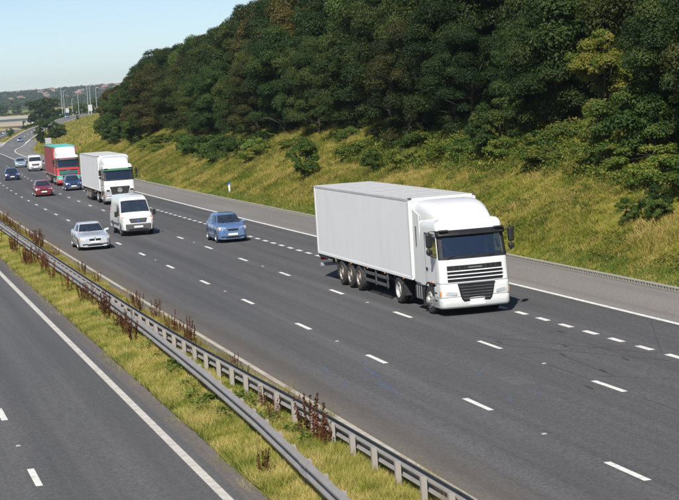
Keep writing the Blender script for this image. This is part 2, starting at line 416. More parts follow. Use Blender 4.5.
# ------------------------------------------------------------------ road sheets
def ribbon(name, s0, s1, left, right, dz, mat, step=3.0, zf=zr, cols=4, parent=None, structure=True):
    n = max(2, int((s1-s0)/step)+1); ss = np.linspace(s0, s1, n)
    l = left(ss) if callable(left) else np.full(n, float(left)); r = right(ss) if callable(right) else np.full(n, float(right))
    x, y, t = frame(ss); V = []; uv = []
    for k in range(cols+1):
        la = l + (r-l)*k/cols
        V.append(np.stack([x+la*np.cos(t), y-la*np.sin(t), zf(ss)+dz], -1)); uv.append(np.stack([ss, la], -1))
    V = np.stack(V, 1).reshape(-1, 3); UV = np.stack(uv, 1).reshape(-1, 2)
    i, j = np.meshgrid(np.arange(n-1), np.arange(cols), indexing='ij'); a = (i*(cols+1)+j).ravel()
    F = np.stack([a, a+cols+1, a+cols+2, a+1], -1)[:, ::-1]
    me = np_mesh(name, V, F, mat)
    u = me.uv_layers.new(name='UVMap'); idx = np.empty(len(me.loops), dtype=np.int32); me.loops.foreach_get('vertex_index', idx)
    u.data.foreach_set('uv', UV[idx].astype(np.float32).ravel())
    o = link_mesh(name, me, None, parent)
    if structure and parent is None: o['kind'] = 'structure'
    return o

road = ribbon('motorway_carriageway', -60, 600, -4.02, lambda s: np.where(s < 345, 10.05, 7.25), 0.0, M['asphalt'], 3.0, cols=6)
ribbon('distant_carriageway', 598, 1700, lambda s: -3.75+main_off(s), lambda s: 10.5+main_off(s), -0.004, M['asphalt'], 10)
shoulder = ribbon('hard_shoulder', -60, 640, ramp_edge, lambda s: ramp_edge(s)+shoulder_w(s), -0.004, M['shoulder'], 3.0, zf=ramp_z)
slip = ribbon('slip_road', 330, 900, lambda s: np.where(s < 604, 6.9, ramp_edge(s)-np.interp(s, [604, 700], [7.0, 7.6])), lambda s: ramp_edge(s)+0.1, -0.006, M['slip'], 4.0, zf=ramp_z)
ribbon('gore_paving', 604, 660, lambda s: 6.0+0*s, lambda s: ramp_edge(s)-6.6, 0.0, M['gore'], 4.0, zf=lambda s: .5*zr(s)+.5*ramp_z(s))
road_b = ribbon('opposite_carriageway', -60, 600, -19.0, -7.35, 0.0, M['asphalt_b'], 3.0, cols=5)
ribbon('median_edge_strip', -60, 400, -7.36, -6.90, -0.004, M['edge_strip'], 1.0, cols=2)
ribbon('opposite_shoulder', -60, 400, -22.9, -18.99, -0.004, M['shoulder'], 6.0, cols=2)
ribbon('distant_opposite_carriageway', 598, 1700, lambda s: -22+main_off(s), lambda s: -7.0+main_off(s), -0.004, M['asphalt_b'], 10)

# solid lines
LZ = 0.005
ribbon('edge_line', -60, 345, 9.80, 10.0, LZ, M['line'], 3.0, cols=1, parent=road)
ribbon('edge_line', 345, 640, lambda s: ramp_edge(s)-0.12, lambda s: ramp_edge(s)+0.12, LZ+0.012, M['line'], 3.0, zf=ramp_z, cols=1, parent=slip)
ribbon('edge_line', -60, 600, -3.56, -3.40, LZ, M['line_dirty'], 3.0, cols=1, parent=road)
ribbon('edge_line', 330, 600, 6.88, 7.10, LZ, M['line'], 3.0, cols=1, parent=road)
ribbon('edge_line', -60, 600, -7.78, -7.58, LZ, M['line_worn'], 3.0, cols=1, parent=road_b)
ribbon('edge_line', 600, 1650, lambda s: 6.8+main_off(s), lambda s: 7.2+main_off(s), 0.01, M['line'], 10, cols=1)['kind'] = 'structure'
for k in (0, 1):   # ramp lines
    ribbon('edge_line', 620, 880, (lambda s: ramp_edge(s)-0.4) if k else (lambda s: ramp_edge(s)-7.9), (lambda s: ramp_edge(s)-0.1) if k else (lambda s: ramp_edge(s)-7.6), 0.02, M['line'], 5, zf=ramp_z, cols=1, parent=slip)

# dashes: each mark an object
def dash(s0, s1, lat, w, parent, dz=LZ, zf=zr, name='lane_dash', mat=None):
    mb = MB(); pts = []
    for (s, d) in ((s0, -w/2), (s0, w/2), (s1, w/2), (s1, -w/2)):
        p = WP(s, lat+d+rnd.uniform(-.006, .006)); p.z = float(zf(s)) + dz; pts.append(p)
    return mb.add(pts, [(0, 1, 2, 3)]).build(name, mat or M['line'], parent)
for i in range(-4, 29): dash(37.36+9*i-1, 37.36+9*i+1, 0.0, 0.155, road)
for i in range(-5, 31): dash(46.83+9*i-1, 46.83+9*i+1, 3.65, 0.155, road)
s = 20.2
while s < 330: dash(s-.5, s+.5, 7.03, 0.2, road); s += 2.0 if s < 250 else 4.0
for i in range(-5, 12): dash(43.6+8.9*i-1, 43.6+8.9*i+1, -11.02, 0.155, road_b)
for i in range(-5, 12): dash(43.6+8.9*i-1, 43.6+8.9*i+1, -14.7, 0.155, road_b)
for i in range(22): dash(640+10*i, 644+10*i, float(ramp_edge(642+10*i))-4.0, 0.25, slip, 0.03, ramp_z)
for i in range(14): dash(700+60*i, 706+60*i, float(main_off(703+60*i)), 0.3, None, 0.02)['kind'] = 'structure'

# reflective road studs between the dashes
stud = MB().hexa([(-.06,-.05,0),(.06,-.05,0),(.06,.05,0),(-.06,.05,0),(-.03,-.04,.02),(.03,-.04,.02),(.03,.04,.02),(-.03,.04,.02)]).mesh('road_stud', M['stud'])
for i in range(-1, 9):
    for l0, la, pr in ((41.86, 0.0, road), (51.33, 3.65, road)):
        if i % 2 == 0: link_mesh('road_stud', stud, None, pr, WP(l0+9*i, la, 0.004), -heading(l0+9*i))
link_mesh('road_stud', stud, None, road_b, WP(47.6, -11.02, .004), -heading(47))

# survey paint and tar seams on the asphalt
def streak(pts, w, mat, name, parent, dz=0.003):
    mb = MB()
    for (a, b) in zip(pts[:-1], pts[1:]):
        d = np.array(b)-np.array(a); n = np.array([-d[1], d[0]])/max(1e-6, np.hypot(*d))*w/2
        q = [np.array(a)+n, np.array(a)-n, np.array(b)-n, np.array(b)+n]
        mb.add([WP(p[0], p[1], dz) for p in q], [(0, 1, 2, 3)])
    return mb.build(name, mat, parent)
r2 = random.Random(3)
def wob(a, b, n, j):
    return [(a[0]+(b[0]-a[0])*k/n+r2.uniform(-j, j), a[1]+(b[1]-a[1])*k/n+r2.uniform(-j, j)*.4) for k in range(n+1)]
for (a, b) in [((54.0, -.75), (51.6, -.95)), ((52.6, -.75), (52.0, -1.3)), ((51.4, -.8), (50.9, -1.35)), ((50.6, -1.0), (50.0, -1.4)), ((49.2, -1.25), (48.6, -1.5)), ((50.9, -1.15), (49.4, -1.15)), ((46.8, 1.0), (46.0, .8)), ((51.5, 1.7), (50.8, 1.6)), ((47.2, 1.9), (46.5, 1.7)), ((55.4, -.4), (54.6, -.5)), ((51.9, -1.9), (51.0, -2.1)), ((54.6, -1.75), (53.8, -1.9))]:
    for q in range(2):
        j = .10; A = (a[0]+r2.uniform(-j*3, j*3), a[1]+r2.uniform(-j, j)); B = (b[0]+r2.uniform(-j*3, j*3), b[1]+r2.uniform(-j, j))
        streak(wob(A, B, 5, .10), r2.uniform(.012, .026), M['bluepaint'], 'survey_mark', road)
for (a, b, w) in [((58, 3.9), (51.0, 6.9), .028), ((56.4, 3.6), (49.6, 6.6), .025), ((57.5, 4.2), (57.0, 6.6), .02), ((52.2, 4.6), (48.2, 4.4), .02), ((48.5, 4.0), (45.5, 6.5), .018), ((53.5, 3.2), (53.0, 6.9), .02),
                  ((51.4, 3.7), (47.5, 3.66), .014), ((44.8, 3.64), (40.5, 3.6), .016), ((57.5, 9.6), (51, 7.0), .016)]:
    streak(wob(a, b, 9, .03), w, M['tar'], 'tar_seam', road)
for (c0, l0) in [(56.2, 4.1), (52.6, 4.7), (50.7, 5.8), (54.2, 5.4), (49.2, 4.5), (47.0, 3.2), (57.0, 6.4)]:
    streak(wob((c0+.25, l0), (c0-.35, l0-.05), 3, .03), .08, M['tar'], 'tar_seam', road)
for k in range(5): streak(wob((49.8-.28*k, 1.75), (49.6-.28*k, 2.3), 3, .03), .011, M['line_worn'], 'chalk_mark', road)
for k in range(0): streak(wob((51.6, 2.0+.15*k), (50.2, 1.8), 5, .05), .013, M['line_worn'], 'chalk_mark', road)

# ------------------------------------------------------------------ drainage kerb behind the hard shoulder: slotted blocks
kerb = empty('drainage_kerb', WP(60, 13.3)); tag(kerb, kind='structure')
def kerb_block():
    mb = MB(); L_ = 0.49
    mb.box(-L_/2, L_/2, 0.0, 0.20, -0.1, 0.035)                   # foot
    mb.box(-L_/2, L_/2, 0.0, 0.20, 0.118, 0.15)                   # lintel
    for a in (-L_/2, -0.04, L_/2-.07): mb.box(a, a+.07, 0.002, 0.198, 0.035, 0.118)
    mb.box(-L_/2, L_/2, 0.185, 0.199, 0.035, 0.118)
    return mb.mesh('kerb_block', M['kerb'])
kb = kerb_block()
def kplace(name, s, parent, me):
    t = heading(s); p = WP(s, 13.34)
    o = link_mesh(name, me, None, parent); o.matrix_world = Matrix.Translation(p) @ Matrix.Rotation(math.pi/2 - t, 4, 'Z') @ Matrix.Scale(-1, 4, (0, 1, 0))
    o.matrix_parent_inverse = parent.matrix_world.inverted() if False else Matrix()
    return o
kerb.matrix_world = Matrix.Translation((0, 0, 0))
s = 41.0; nkb = 0
while nkb < 260: kplace('kerb_block', s, kerb, kb); s += 0.5; nkb += 1
ribbon_k = MB(); st = np.arange(s, 330, 3.0)
ribbon_k.loft([[WP(float(q), 13.34, -.1), WP(float(q), 13.34, .13), WP(float(q), 13.54, .14), WP(float(q), 13.54, -.1)] for q in st])
ribbon_k.build('kerb_run', M['kerb'], kerb)

# ------------------------------------------------------------------ crash barriers in the median
W_PROF = [(0.0, .405), (.012, .415), (.098, .465), (.098, .50), (.01, .575), (.01, .595), (.098, .665), (.098, .70), (.012, .755), (0.0, .765)]
def barrier_lat_l(s): return float(np.interp(s, [10, 35, 44, 51, 56, 63, 72, 82], [-7.2+.35, -6.31, -5.90, -5.70, -5.60, -5.50, -5.42, -5.40]))
def barrier_lat_r(s): return float(np.interp(s, [10, 34, 42.5, 50, 56, 62, 70, 82], [-4.4, -4.56, -4.66, -4.88, -5.05, -5.16, -5.22, -5.24]))
def rail(parent, latf, side, s0, s1, step=0.8):
    """corrugated beam facing side (+1 far carriageway, -1 opposite)"""
    ss = np.arange(s0, s1+1e-6, step); rings = []
    for q in ss:
        front = [WP(float(q), latf(float(q))+side*o, z) for o, z in W_PROF]
        back = [WP(float(q), latf(float(q))+side*(o-.006), z) for o, z in reversed(W_PROF)]
        rings.append(front+back)
    return MB().loft(rings).build('rail', M['steel'], parent, angle=22)
def post(parent, s, lat, h=0.70, side=1):
    t = heading(s); p = WP(s, lat)
    mb = MB(); mb.box(-.055, .055, -.05, .05, -.2, h)
    me = post.cache.get(h)
    if me is None: me = mb.mesh('post', M['timber_post']); post.cache[h] = me
    return link_mesh('post', me, None, parent, p, -t + rnd.uniform(-.05, .05))
post.cache = {}
bl = empty('crash_barrier'); tag(bl, 'long corrugated steel crash barrier facing the opposite carriageway, on the grassy median', 'barrier')
br_ = empty('crash_barrier'); tag(br_, 'steel crash barrier seen from behind with its posts in front, beside the lorries carriageway', 'barrier')
s = 22.0
while s < 150: rail(bl, lambda q: barrier_lat_l(q)-.06, -1, s, s+3.23); s += 3.2
rail(bl, lambda q: -5.46, -1, s, 400, 4)
s = 22.0
while s < 150: rail(br_, lambda q: barrier_lat_r(q)+.06, 1, s, s+3.23); s += 3.2
rail(br_, lambda q: -5.18, 1, s, 400, 4)
s = 22.8
while s < 150:
    post(bl, s, barrier_lat_l(s)+.045, .69); 
    if s < 74: post(br_, s+.4, barrier_lat_r(s+.4)-.02, .68)
    s += 1.6
# lapped joint sleeve where the near rails meet
for (pa, lf, sd, q) in ((br_, barrier_lat_r, 1, 34.2), (bl, barrier_lat_l, -1, 38.4), (br_, barrier_lat_r, 1, 53.4)):
    rings = [[WP(a, lf(a)+sd*(.06+o+.012), z) for o, z in W_PROF] + [WP(a, lf(a)+sd*(.06+o+.004), z) for o, z in reversed(W_PROF)] for a in (q-.3, q, q+.3)]
    MB().loft(rings).build('joint_sleeve', M['steel'], pa, angle=50)
# ------------------------------------------------------------------ grass
def blades(name, s_, l_, h, w, mat, lean=0.5, zoff=-0.03, per=6, spread=0.10, label=None):
    """tufts of single-triangle blades at (s, lat) arrays"""
    n = len(s_); N_ = n*per
    ss = np.repeat(s_, per) + rng.normal(0, spread, N_); ll = np.repeat(l_, per) + rng.normal(0, spread, N_)
    hh = np.repeat(np.broadcast_to(h, n), per)*rng.uniform(.5, 1.15, N_)
    x, y, t = frame(ss); bx = x+ll*np.cos(t); by = y-ll*np.sin(t); bz = terrain(ss, ll)+zoff
    an = rng.uniform(0, 2*np.pi, N_); la = rng.uniform(0.05, lean, N_)*hh; ad = rng.uniform(0, 2*np.pi, N_)
    w_ = w*rng.uniform(.6, 1.4, N_)
    A = np.stack([bx-np.cos(an)*w_/2, by-np.sin(an)*w_/2, bz], -1); B = np.stack([bx+np.cos(an)*w_/2, by+np.sin(an)*w_/2, bz], -1)
    Cc = np.stack([bx+np.cos(ad)*la, by+np.sin(ad)*la, bz+hh], -1)
    V = np.stack([A, B, Cc], 1).reshape(-1, 3); Fc = np.arange(3*N_).reshape(-1, 3)
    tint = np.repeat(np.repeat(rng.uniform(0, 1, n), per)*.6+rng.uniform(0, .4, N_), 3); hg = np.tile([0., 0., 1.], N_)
    o = link_mesh(name, np_mesh(name, V, Fc, mat, {'tint': tint, 'hgt': hg}))
    tag(o, label, 'grass', kind='stuff'); return o

def scatter(n, s0, s1, l0, l1, power=1.0, keep=None):
    s_ = s0 + (s1-s0)*rng.uniform(0, 1, n)**power; l_ = rng.uniform(l0, l1, n)
    if keep is not None:
        k = keep(s_, l_); s_ = s_[k]; l_ = l_[k]
    return s_, l_

# bank on the far side of the hard shoulder
a, b = scatter(95000, 48, 330, 13.62, 27.0, 1.6)
hh = (0.10 + 0.24*vnoise(a*.6, b*.9, 21)**1.5 + .16*vnoise(a*2.2, b*2.2, 22)**2)*np.clip((b-13.3)/1.2, .35, 1)*np.interp(a, [60, 150, 300], [.9, 1.15, 1.6])
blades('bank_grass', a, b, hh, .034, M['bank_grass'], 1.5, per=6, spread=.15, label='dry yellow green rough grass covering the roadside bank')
a, b = scatter(9000, 330, 860, 14, 60, 1.0, lambda s, l: (l > ramp_edge(s)+shoulder_w(s)+.6) & (l < ramp_edge(s)+30))
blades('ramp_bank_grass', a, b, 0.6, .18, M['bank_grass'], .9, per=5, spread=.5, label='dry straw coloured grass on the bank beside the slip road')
a, b = scatter(5000, 600, 900, 8, 60, 1.0, lambda s, l: (l < ramp_edge(s)-9.5) & (l > 14+main_off(s)))
blades('ramp_foot_grass', a, b, 0.6, .2, M['bank_grass'], .9, per=5, spread=.5, label='dry grass on the slope between slip road and motorway')
# median
med = lambda s, l: (l > -7.02 - .16*vnoise(s*.9, s*0, 31)) & (l < -3.85 + .35*vnoise(s*.6, s*0, 33)-.1)
a, b = scatter(88000, 27, 190, -7.2, -3.6, 1.75, med)
hh = 0.07 + 0.20*vnoise(a*.7, b*1.2, 23)**1.3 + .10*vnoise(a*3, b*3, 24)**2
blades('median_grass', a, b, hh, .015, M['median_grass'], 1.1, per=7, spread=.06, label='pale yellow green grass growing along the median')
a, b = scatter(6000, 190, 420, -6.6, -4.0, 1.2)
blades('distant_median_grass', a, b, .35, .06, M['median_grass'], .8, per=6, spread=.2, label='grass on the median further along the motorway')
a, b = scatter(22000, 27, 190, -4.5, -3.42, 1.6, lambda s, l: l < -3.62 + .3*(vnoise(s*1.7, l*0, 35)-.3))
blades('median_margin_grass', a, b, (0.12 + .46*vnoise(a*.8, b*2, 25)**2.2), .010, M['rough_grass'], .45, per=6, spread=.05, label='tall brownish seeding grass along the edge of the lorries carriageway')
a, b = scatter(6500, 27, 150, -7.34, -6.85, 1.5, lambda s, l: vnoise(s*.9, l*1.5, 41) > .40 + (-7.05-l)*1.0)
blades('edge_weeds', a, b, .09, .022, blade_mat('edge_weed_blades', (.05, .075, .018), (.11, .12, .03), (.26, .19, .08), .9, -.08), 1.4, per=8, spread=.06, label='low weeds creeping over the edge strip of the opposite carriageway')
a, b = scatter(7000, 52, 250, 14.6, 22.5, 1.5, lambda s, l: vnoise(s*.35, l*.5, 91) > .5)
blades('bank_dead_stalks', a, b, .42, .016, blade_mat('dead_stalk_blades', (.16, .10, .04), (.26, .16, .07), (.42, .29, .14), .9, 0.0), .5, per=4, spread=.10, label='thin brown dead stalks standing in the bank grass')
# fresh green verge at the foot of the bank
a, b = scatter(9000, 46, 240, 13.55, 14.6, 1.4, lambda s, l: vnoise(s*.12, l*.2, 51) > .42)
blades('verge_grass', a, b, .18, .03, blade_mat('verge_blades', (0.07, 0.15, 0.02), (0.13, 0.2, 0.035), (0.26, 0.26, 0.08), .4, -.05), .8, per=6, spread=.12, label='short fresh green grass along the back of the kerb')

# ------------------------------------------------------------------ leaves
def leaf_cloud(centres, radii, per, size, seed, up=0.25, flat=0.55, shell=(.72, 1.05)):
    """diamond leaves spread over clumps; returns verts, faces, tint"""
    g = np.random.default_rng(seed); V = []; T = []
    for (c, r) in zip(centres, radii):
        n = max(6, int(per*(r/np.mean(radii))**2))
        d = g.normal(0, 1, (n, 3)); d /= np.linalg.norm(d, axis=1)[:, None]
        d[:, 2] = np.where(d[:, 2] < -.35, -d[:, 2]*.7, d[:, 2])
        p = c + d*(r*g.uniform(shell[0], shell[1], n))[:, None]*np.array([1, 1, .8])
        nm = d + g.normal(0, flat, (n, 3)) + np.array([0, 0, up]); nm /= np.linalg.norm(nm, axis=1)[:, None]
        a = np.cross(nm, g.normal(0, 1, (n, 3))); a /= np.linalg.norm(a, axis=1)[:, None]; b_ = np.cross(nm, a)
        s_ = size*g.uniform(.6, 1.35, n)[:, None]
        q = np.stack([p-a*s_, p-b_*s_*.55-nm*s_*.14, p+a*s_, p+b_*s_*.55-nm*s_*.14], 1)
        V.append(q.reshape(-1, 3))
        ct = g.uniform(0, .5); T.append(np.repeat(np.clip(ct + g.uniform(0, .5, n) + .1*d[:, 2], 0, 1), 4))
    V = np.concatenate(V); T = np.concatenate(T)
    return V, np.arange(len(V)).reshape(-1, 4), T

# leafy herbs dotted through the bank grass
def herb_patch(name, n, s0, s1, l0, l1, mat, label, r=(.10, .3), per=26, size=.045, thr=.5, seed=61, power=1.5):
    a, b = scatter(n, s0, s1, l0, l1, power, lambda s, l: vnoise(s*.45, l*.7, seed)*.6+vnoise(s*1.7, l*1.7, seed+1)*.4 > thr)
    x, y, t = frame(a); rr = rng.uniform(r[0], r[1], len(a))
    c = np.stack([x+b*np.cos(t), y-b*np.sin(t), terrain(a, b)+rr*.35], -1)
    V, F_, T = leaf_cloud(c, rr, per, size, seed, up=.6)
    tag(link_mesh(name, np_mesh(name, V, F_, M[mat], {'tint': T})), label, 'undergrowth', kind='stuff')
DEFER_HERBS = True

def crown_pts(seed, rx, rz, zc, n, rc, flatten=0.0, cone=0.0):
    g = np.random.default_rng(seed); C_ = []; R = []
    k = 0
    while len(C_) < n:
        d = g.normal(0, 1, 3); d /= np.linalg.norm(d); k += 1
        z = g.uniform(-1, 1); an = g.uniform(0, 6.2832); d = np.array([math.cos(an), math.sin(an), z])
        u = g.uniform(.55, 1.0)
        wid = (1 - cone*max(0, z)*.9)*((1-abs(z)**2.6)**.5 if z > 0 else (1-abs(z)**7)**.5*(.86+.14*(1+z)))
        if abs(z) > .8: u = g.uniform(.1, 1.0)
        lob = 1 + .22*math.sin(3*math.atan2(d[1], d[0])+seed) + g.uniform(-.12, .12)
        C_.append([d[0]*u*rx*wid*lob, d[1]*u*rx*wid*lob, zc + z*rz*(1+g.uniform(-.1, .12))]); R.append(rc*g.uniform(.65, 1.3)*(1-.35*cone*max(0, z)))
    return np.array(C_), np.array(R)

def limb_mesh(name, h, r, centres, seed, nl=9):
    g = random.Random(seed); mb = MB()
    top = Vector((g.uniform(-.3, .3), g.uniform(-.3, .3), h*.72))
    mb.tube([(0, 0, -.4), (g.uniform(-.06, .06), g.uniform(-.06, .06), h*.22), (top.x*.5, top.y*.5, h*.45), top], [r*1.25, r, r*.7, r*.25], 8)
    idx = list(range(len(centres))); g.shuffle(idx)
    for i in idx[:nl]:
        e = Vector(centres[i]); z0 = min(e.z*.7, h*.6) * g.uniform(.7, 1.0); f = z0/(h*.72)
        st = Vector((top.x*f*.9, top.y*f*.9, max(.5, z0))); mid = st.lerp(e, .5) + Vector((0, 0, g.uniform(-.2, .4)))
        mb.tube([st, mid, e], [r*.42, r*.26, r*.07], 5)
    return mb.mesh(name, M['bark'], smooth=True)

KINDS = {}
def make_kind(key, seed, h, rx, nclump, per, size, rc, low=0.12, cone=0.0, trunk_r=0.2):
    zc = h*(.5+low*.5); rz = h*(.5-low*.5)-rc*.45
    c, r = crown_pts(seed, rx-rc*.5, rz, zc, nclump, rc, cone=cone)
    V, Fc, T = leaf_cloud(c, r, per, size, seed+1)
    KINDS[key] = (np_mesh('crown', V, Fc, None, {'tint': T}), limb_mesh('trunk', h, trunk_r, c, seed), h)
    KINDS[key][0].materials.append(M['leaf_dark'])
for i in range(4): make_kind('tree%d' % i, 100+i*7, 10.0, 4.0, 74, 900, .082, 1.05, low=.0, trunk_r=.22)
for i in range(2): make_kind('bushy%d' % i, 300+i*5, 5.0, 2.4, 40, 420, .085, .62, low=-.05, trunk_r=.1)
for i in range(3): make_kind('bush%d' % i, 400+i*3, 2.2, 1.3, 30, 300, .055, .34, low=-.12, trunk_r=.05)
for i in range(3): make_kind('scrub%d' % i, 500+i*3, 1.3, 1.7, 30, 240, .06, .34, low=-.3, trunk_r=.04)
make_kind('layered', 611, 9.0, 3.0, 60, 380, .10, .7, low=.02, cone=.35, trunk_r=.16)
make_kind('sapling', 622, 3.6, 1.5, 30, 380, .065, .45, low=.1, cone=.35, trunk_r=.06)
make_kind('far0', 700, 12.0, 6.5, 40, 110, .42, 2.0, low=-.05, trunk_r=.3)

def plant(name, kind, s, lat, scale, mat, label, cat, group=None, sz=None, rot=None, sink=0.15):
    crown, trunk, h = KINDS[kind]
    e = empty(name, GP(s, lat, -sink*scale), rot if rot is not None else rnd.uniform(0, 6.28))
    e.scale = (scale, scale, sz or scale)
    c = link_mesh('crown', crown, None, e); c.material_slots[0].link = 'OBJECT'; c.material_slots[0].material = M[mat]
    link_mesh('trunk', trunk, None, e)
    tag(e, label, cat, group); return e

# the wood along the top of the bank
WOODL = {'leaf_dark': 'dark green broadleaf tree in the dense wood on top of the bank',
         'leaf_brown': 'browning broadleaf tree in the dense wood on top of the bank',
         'leaf_green': 'fresher green broadleaf tree in the dense wood on top of the bank'}
def wood_tree(s, lat, topz, mat=None, r=None):
    g = float(terrain(s, lat)); h = topz - g; sc = h/10.0
    mat = mat or r4.choices(['leaf_dark', 'leaf_brown', 'leaf_green'], [.66, .15, .19])[0]
    plant('broadleaf_tree', 'tree%d' % r4.randrange(4), s, lat, sc*r4.uniform(.9, 1.05), mat, WOODL[mat], 'tree', 'trees of the roadside wood', sz=sc)
r4 = random.Random(21)
def sky_z(s): return float(np.interp(s, [60, 173, 208, 238, 288, 322, 354], [18.0, 17.1, 16.7, 16.2, 15.3, 14.3, 12.9])) - zr(s)*0
s = 58.0
while s < 334:                                   # front row, lower
    wood_tree(s, (23.6 if not 86 < s < 97 else 27) + r4.uniform(-1.2, 1.2), float(zr(s)) + r4.uniform(10.5, 14.2) - max(0, (s-280)*.02)); s += r4.uniform(5.2, 7.5)
s = 60.0
while s < 340:                                   # row that makes the skyline
    wood_tree(s, 28.5 + r4.uniform(-1.5, 1.5), float(zr(s)) + sky_z(s) + 0.9 + r4.uniform(-1.3, 1.0)); s += r4.uniform(5.5, 7.5)
s = 66.0
while s < 315:
    wood_tree(s, 35.5 + r4.uniform(-2, 2), float(zr(s)) + sky_z(s) + 0.5 + r4.uniform(-1.5, .8)); s += r4.uniform(7, 10)
# single trees that stand out
plant('layered_tree', 'layered', 90.2, 22.1, .66, 'leaf_yellow', 'yellow green tree with layered branches at the edge of the dark wood', 'tree', sz=.68)
plant('broadleaf_tree', 'layered', 281, 21.8, .95, 'leaf_orange', 'rusty orange tree near the far end of the wood', 'tree', sz=.95)
plant('broadleaf_tree', 'tree2', 125, 22.4, .62, 'leaf_brown', 'speckled golden brown tree leaning out of the wood above scrub', 'tree', sz=.85)
# lower bushy edge of the wood
for (s, l, sc, mt, lab) in [(84.6, 21.9, .9, 'leaf_bush', 'leafy green young tree below the yellow green tree'),
                            (104, 21.4, .75, 'leaf_green', 'bright green rounded shrub at the foot of the wood'),
                            (300, 20.3, .95, 'leaf_green', 'tall green shrub at the far tip of the wood'),
                            (285, 19.6, .8, 'leaf_green', 'light green shrub in front of the far end of the wood'),
                            (265, 20.3, .95, 'leaf_bush', 'dense green shrub below the rusty orange tree'),
                            (312, 20.3, .9, 'leaf_green', 'green shrub where the wood meets the dry bank')]:
    plant('shrub', 'bushy%d' % r4.randrange(2), s, l, sc, mt, lab, 'shrub')
# bramble scrub along the top of the bank
for k in range(50):
    s = 62 + 265*(k/64)**1.35 + r4.uniform(-2, 2); l = r4.uniform(19.6, 22.2) + (1.0 if 120 < s < 150 else 0)
    if 128 < s < 160 and k % 3: continue
    plant('bramble_scrub', 'scrub%d' % r4.randrange(3), s, l, r4.uniform(.8, 1.5), r4.choice(['leaf_scrub', 'leaf_scrub', 'leaf_bush']),
          'low bramble scrub between the grassy bank and the wood', 'scrub', 'bramble scrub at the foot of the wood', sz=r4.uniform(.6, 1.0))
for (s, l, sc) in [(186, 18.9, 1.3), (180, 19.6, 1.2), (192, 19.6, 1.4), (176, 18.2, .9), (198, 20, 1.4), (172, 19.6, 1.2)]:
    plant('bramble_scrub', 'scrub%d' % r4.randrange(3), s, l, sc, 'leaf_bush', 'tangled green bramble mound spilling down the bank', 'scrub', 'bramble mound on the bank', sz=sc*.9)
plant('sapling_tree', 'sapling', 134.5, 17.0, .85, 'leaf_bush', 'small dark green tree standing alone on the grassy bank', 'tree', sz=.92)
for (s, l, sc) in [(75.6, 16.8, .50), (73.6, 17.2, .46), (74.4, 17.6, .60)]:
    plant('bush', 'bush%d' % r4.randrange(3), s, l, sc, 'leaf_bush', 'dark green bush low on the bank, one of a tight clump', 'bush', 'clump of bushes low on the bank')
plant('bush', 'bush1', 122.0, 18.8, .72, 'leaf_bush', 'single round bush on the bank behind the white trailer', 'bush')
plant('bush', 'bush2', 164.5, 19.4, .8, 'leaf_weed', 'bright green weed clump beside the bramble mound', 'bush')

herb_patch('bank_herbs', 9000, 50, 240, 14.2, 23, 'leaf_scrub', 'low green and yellow leafy herbs scattered through the bank grass', thr=.52)
herb_patch('bank_undergrowth', 3600, 56, 135, 19.6, 24.5, 'leaf_scrub', 'tangled undergrowth at the top of the bank below the wood', r=(.25, .6), per=26, size=.075, thr=.36, seed=71)
# dock and weeds in the median
def dock_mesh(seed):
    g = np.random.default_rng(seed); mb = MB(); V = []; T = []
    for k in range(7):
        an = g.uniform(0, 6.28); h = g.uniform(.5, .95); r = g.uniform(.03, .16); le = g.uniform(.05, .22)
        b0 = np.array([math.cos(an)*r, math.sin(an)*r, -.03]); b1 = b0 + np.array([math.cos(an)*le, math.sin(an)*le, h])
        n = 75; t = g.uniform(.3, 1, n); p = b0 + (b1-b0)*t[:, None] + g.normal(0, .022, (n, 3))*(1.5-t)[:, None]
        d = g.normal(0, 1, (n, 3)); d /= np.linalg.norm(d, axis=1)[:, None]; e = np.cross(d, g.normal(0, 1, (n, 3))); e /= np.linalg.norm(e, axis=1)[:, None]; f = np.cross(d, e)
        s_ = g.uniform(.014, .034, n)[:, None]
        V.append(np.stack([p-e*s_, p-f*s_*.6, p+e*s_, p+f*s_*.6], 1).reshape(-1, 3)); T.append(np.repeat(g.uniform(0, 1, n), 4))
        w = .006; V.append(np.array([b0+[w, 0, 0], b0-[w, 0, 0], b1-[w*.5, 0, 0], b1+[w*.5, 0, 0]])); T.append(np.full(4, .6))
        V.append(np.array([b0+[0, w, 0], b0-[0, w, 0], b1-[0, w*.5, 0], b1+[0, w*.5, 0]])); T.append(np.full(4, .6))
    V = np.concatenate(V); T = np.concatenate(T)
    return np_mesh('dock_plant', V, np.arange(len(V)).reshape(-1, 4), M['dock'], {'tint': T})
docks = [dock_mesh(50+i) for i in range(5)]
DOCKS = [(42.9, -5.1, 1.25), (42.5, -5.0, 1.1), (41.9, -4.95, .8), (45.9, -5.2, .7), (40.5, -6.65, .75), (46.6, -4.45, .6), (48.3, -4.9, .6)]
for k in range(13): DOCKS.append((r4.uniform(62, 82), r4.uniform(-6.1, -5.65), r4.uniform(.65, 1.15)))
for k in range(15): DOCKS.append((r4.uniform(86, 122), r4.uniform(-6.5, -5.7), r4.uniform(.8, 1.2)))
for k in range(24): DOCKS.append((r4.uniform(76, 150), r4.uniform(-5.1, -4.15), r4.uniform(.6, 1.1)))
for k in range(9): DOCKS.append((r4.uniform(60, 74), r4.uniform(-4.6, -4.1), r4.uniform(.6, .95)))
for k in range(8): DOCKS.append((r4.uniform(44, 58), r4.uniform(-5.0, -4.2), r4.uniform(.4, .7)))
for i, (s, l, sc) in enumerate(DOCKS):
    o = link_mesh('dock_plant', docks[i % 5], None, None, GP(s, l), rnd.uniform(0, 6.28)); o.scale = (sc, sc, sc)
    if i < 3: tag(o, 'tall dark red dock plant leaning over the rear of the near barrier posts', 'plant', 'big dock plants by the barrier')
    else: tag(o, 'dark red brown dried dock plant standing in the median grass', 'plant', 'dock plants along the median')
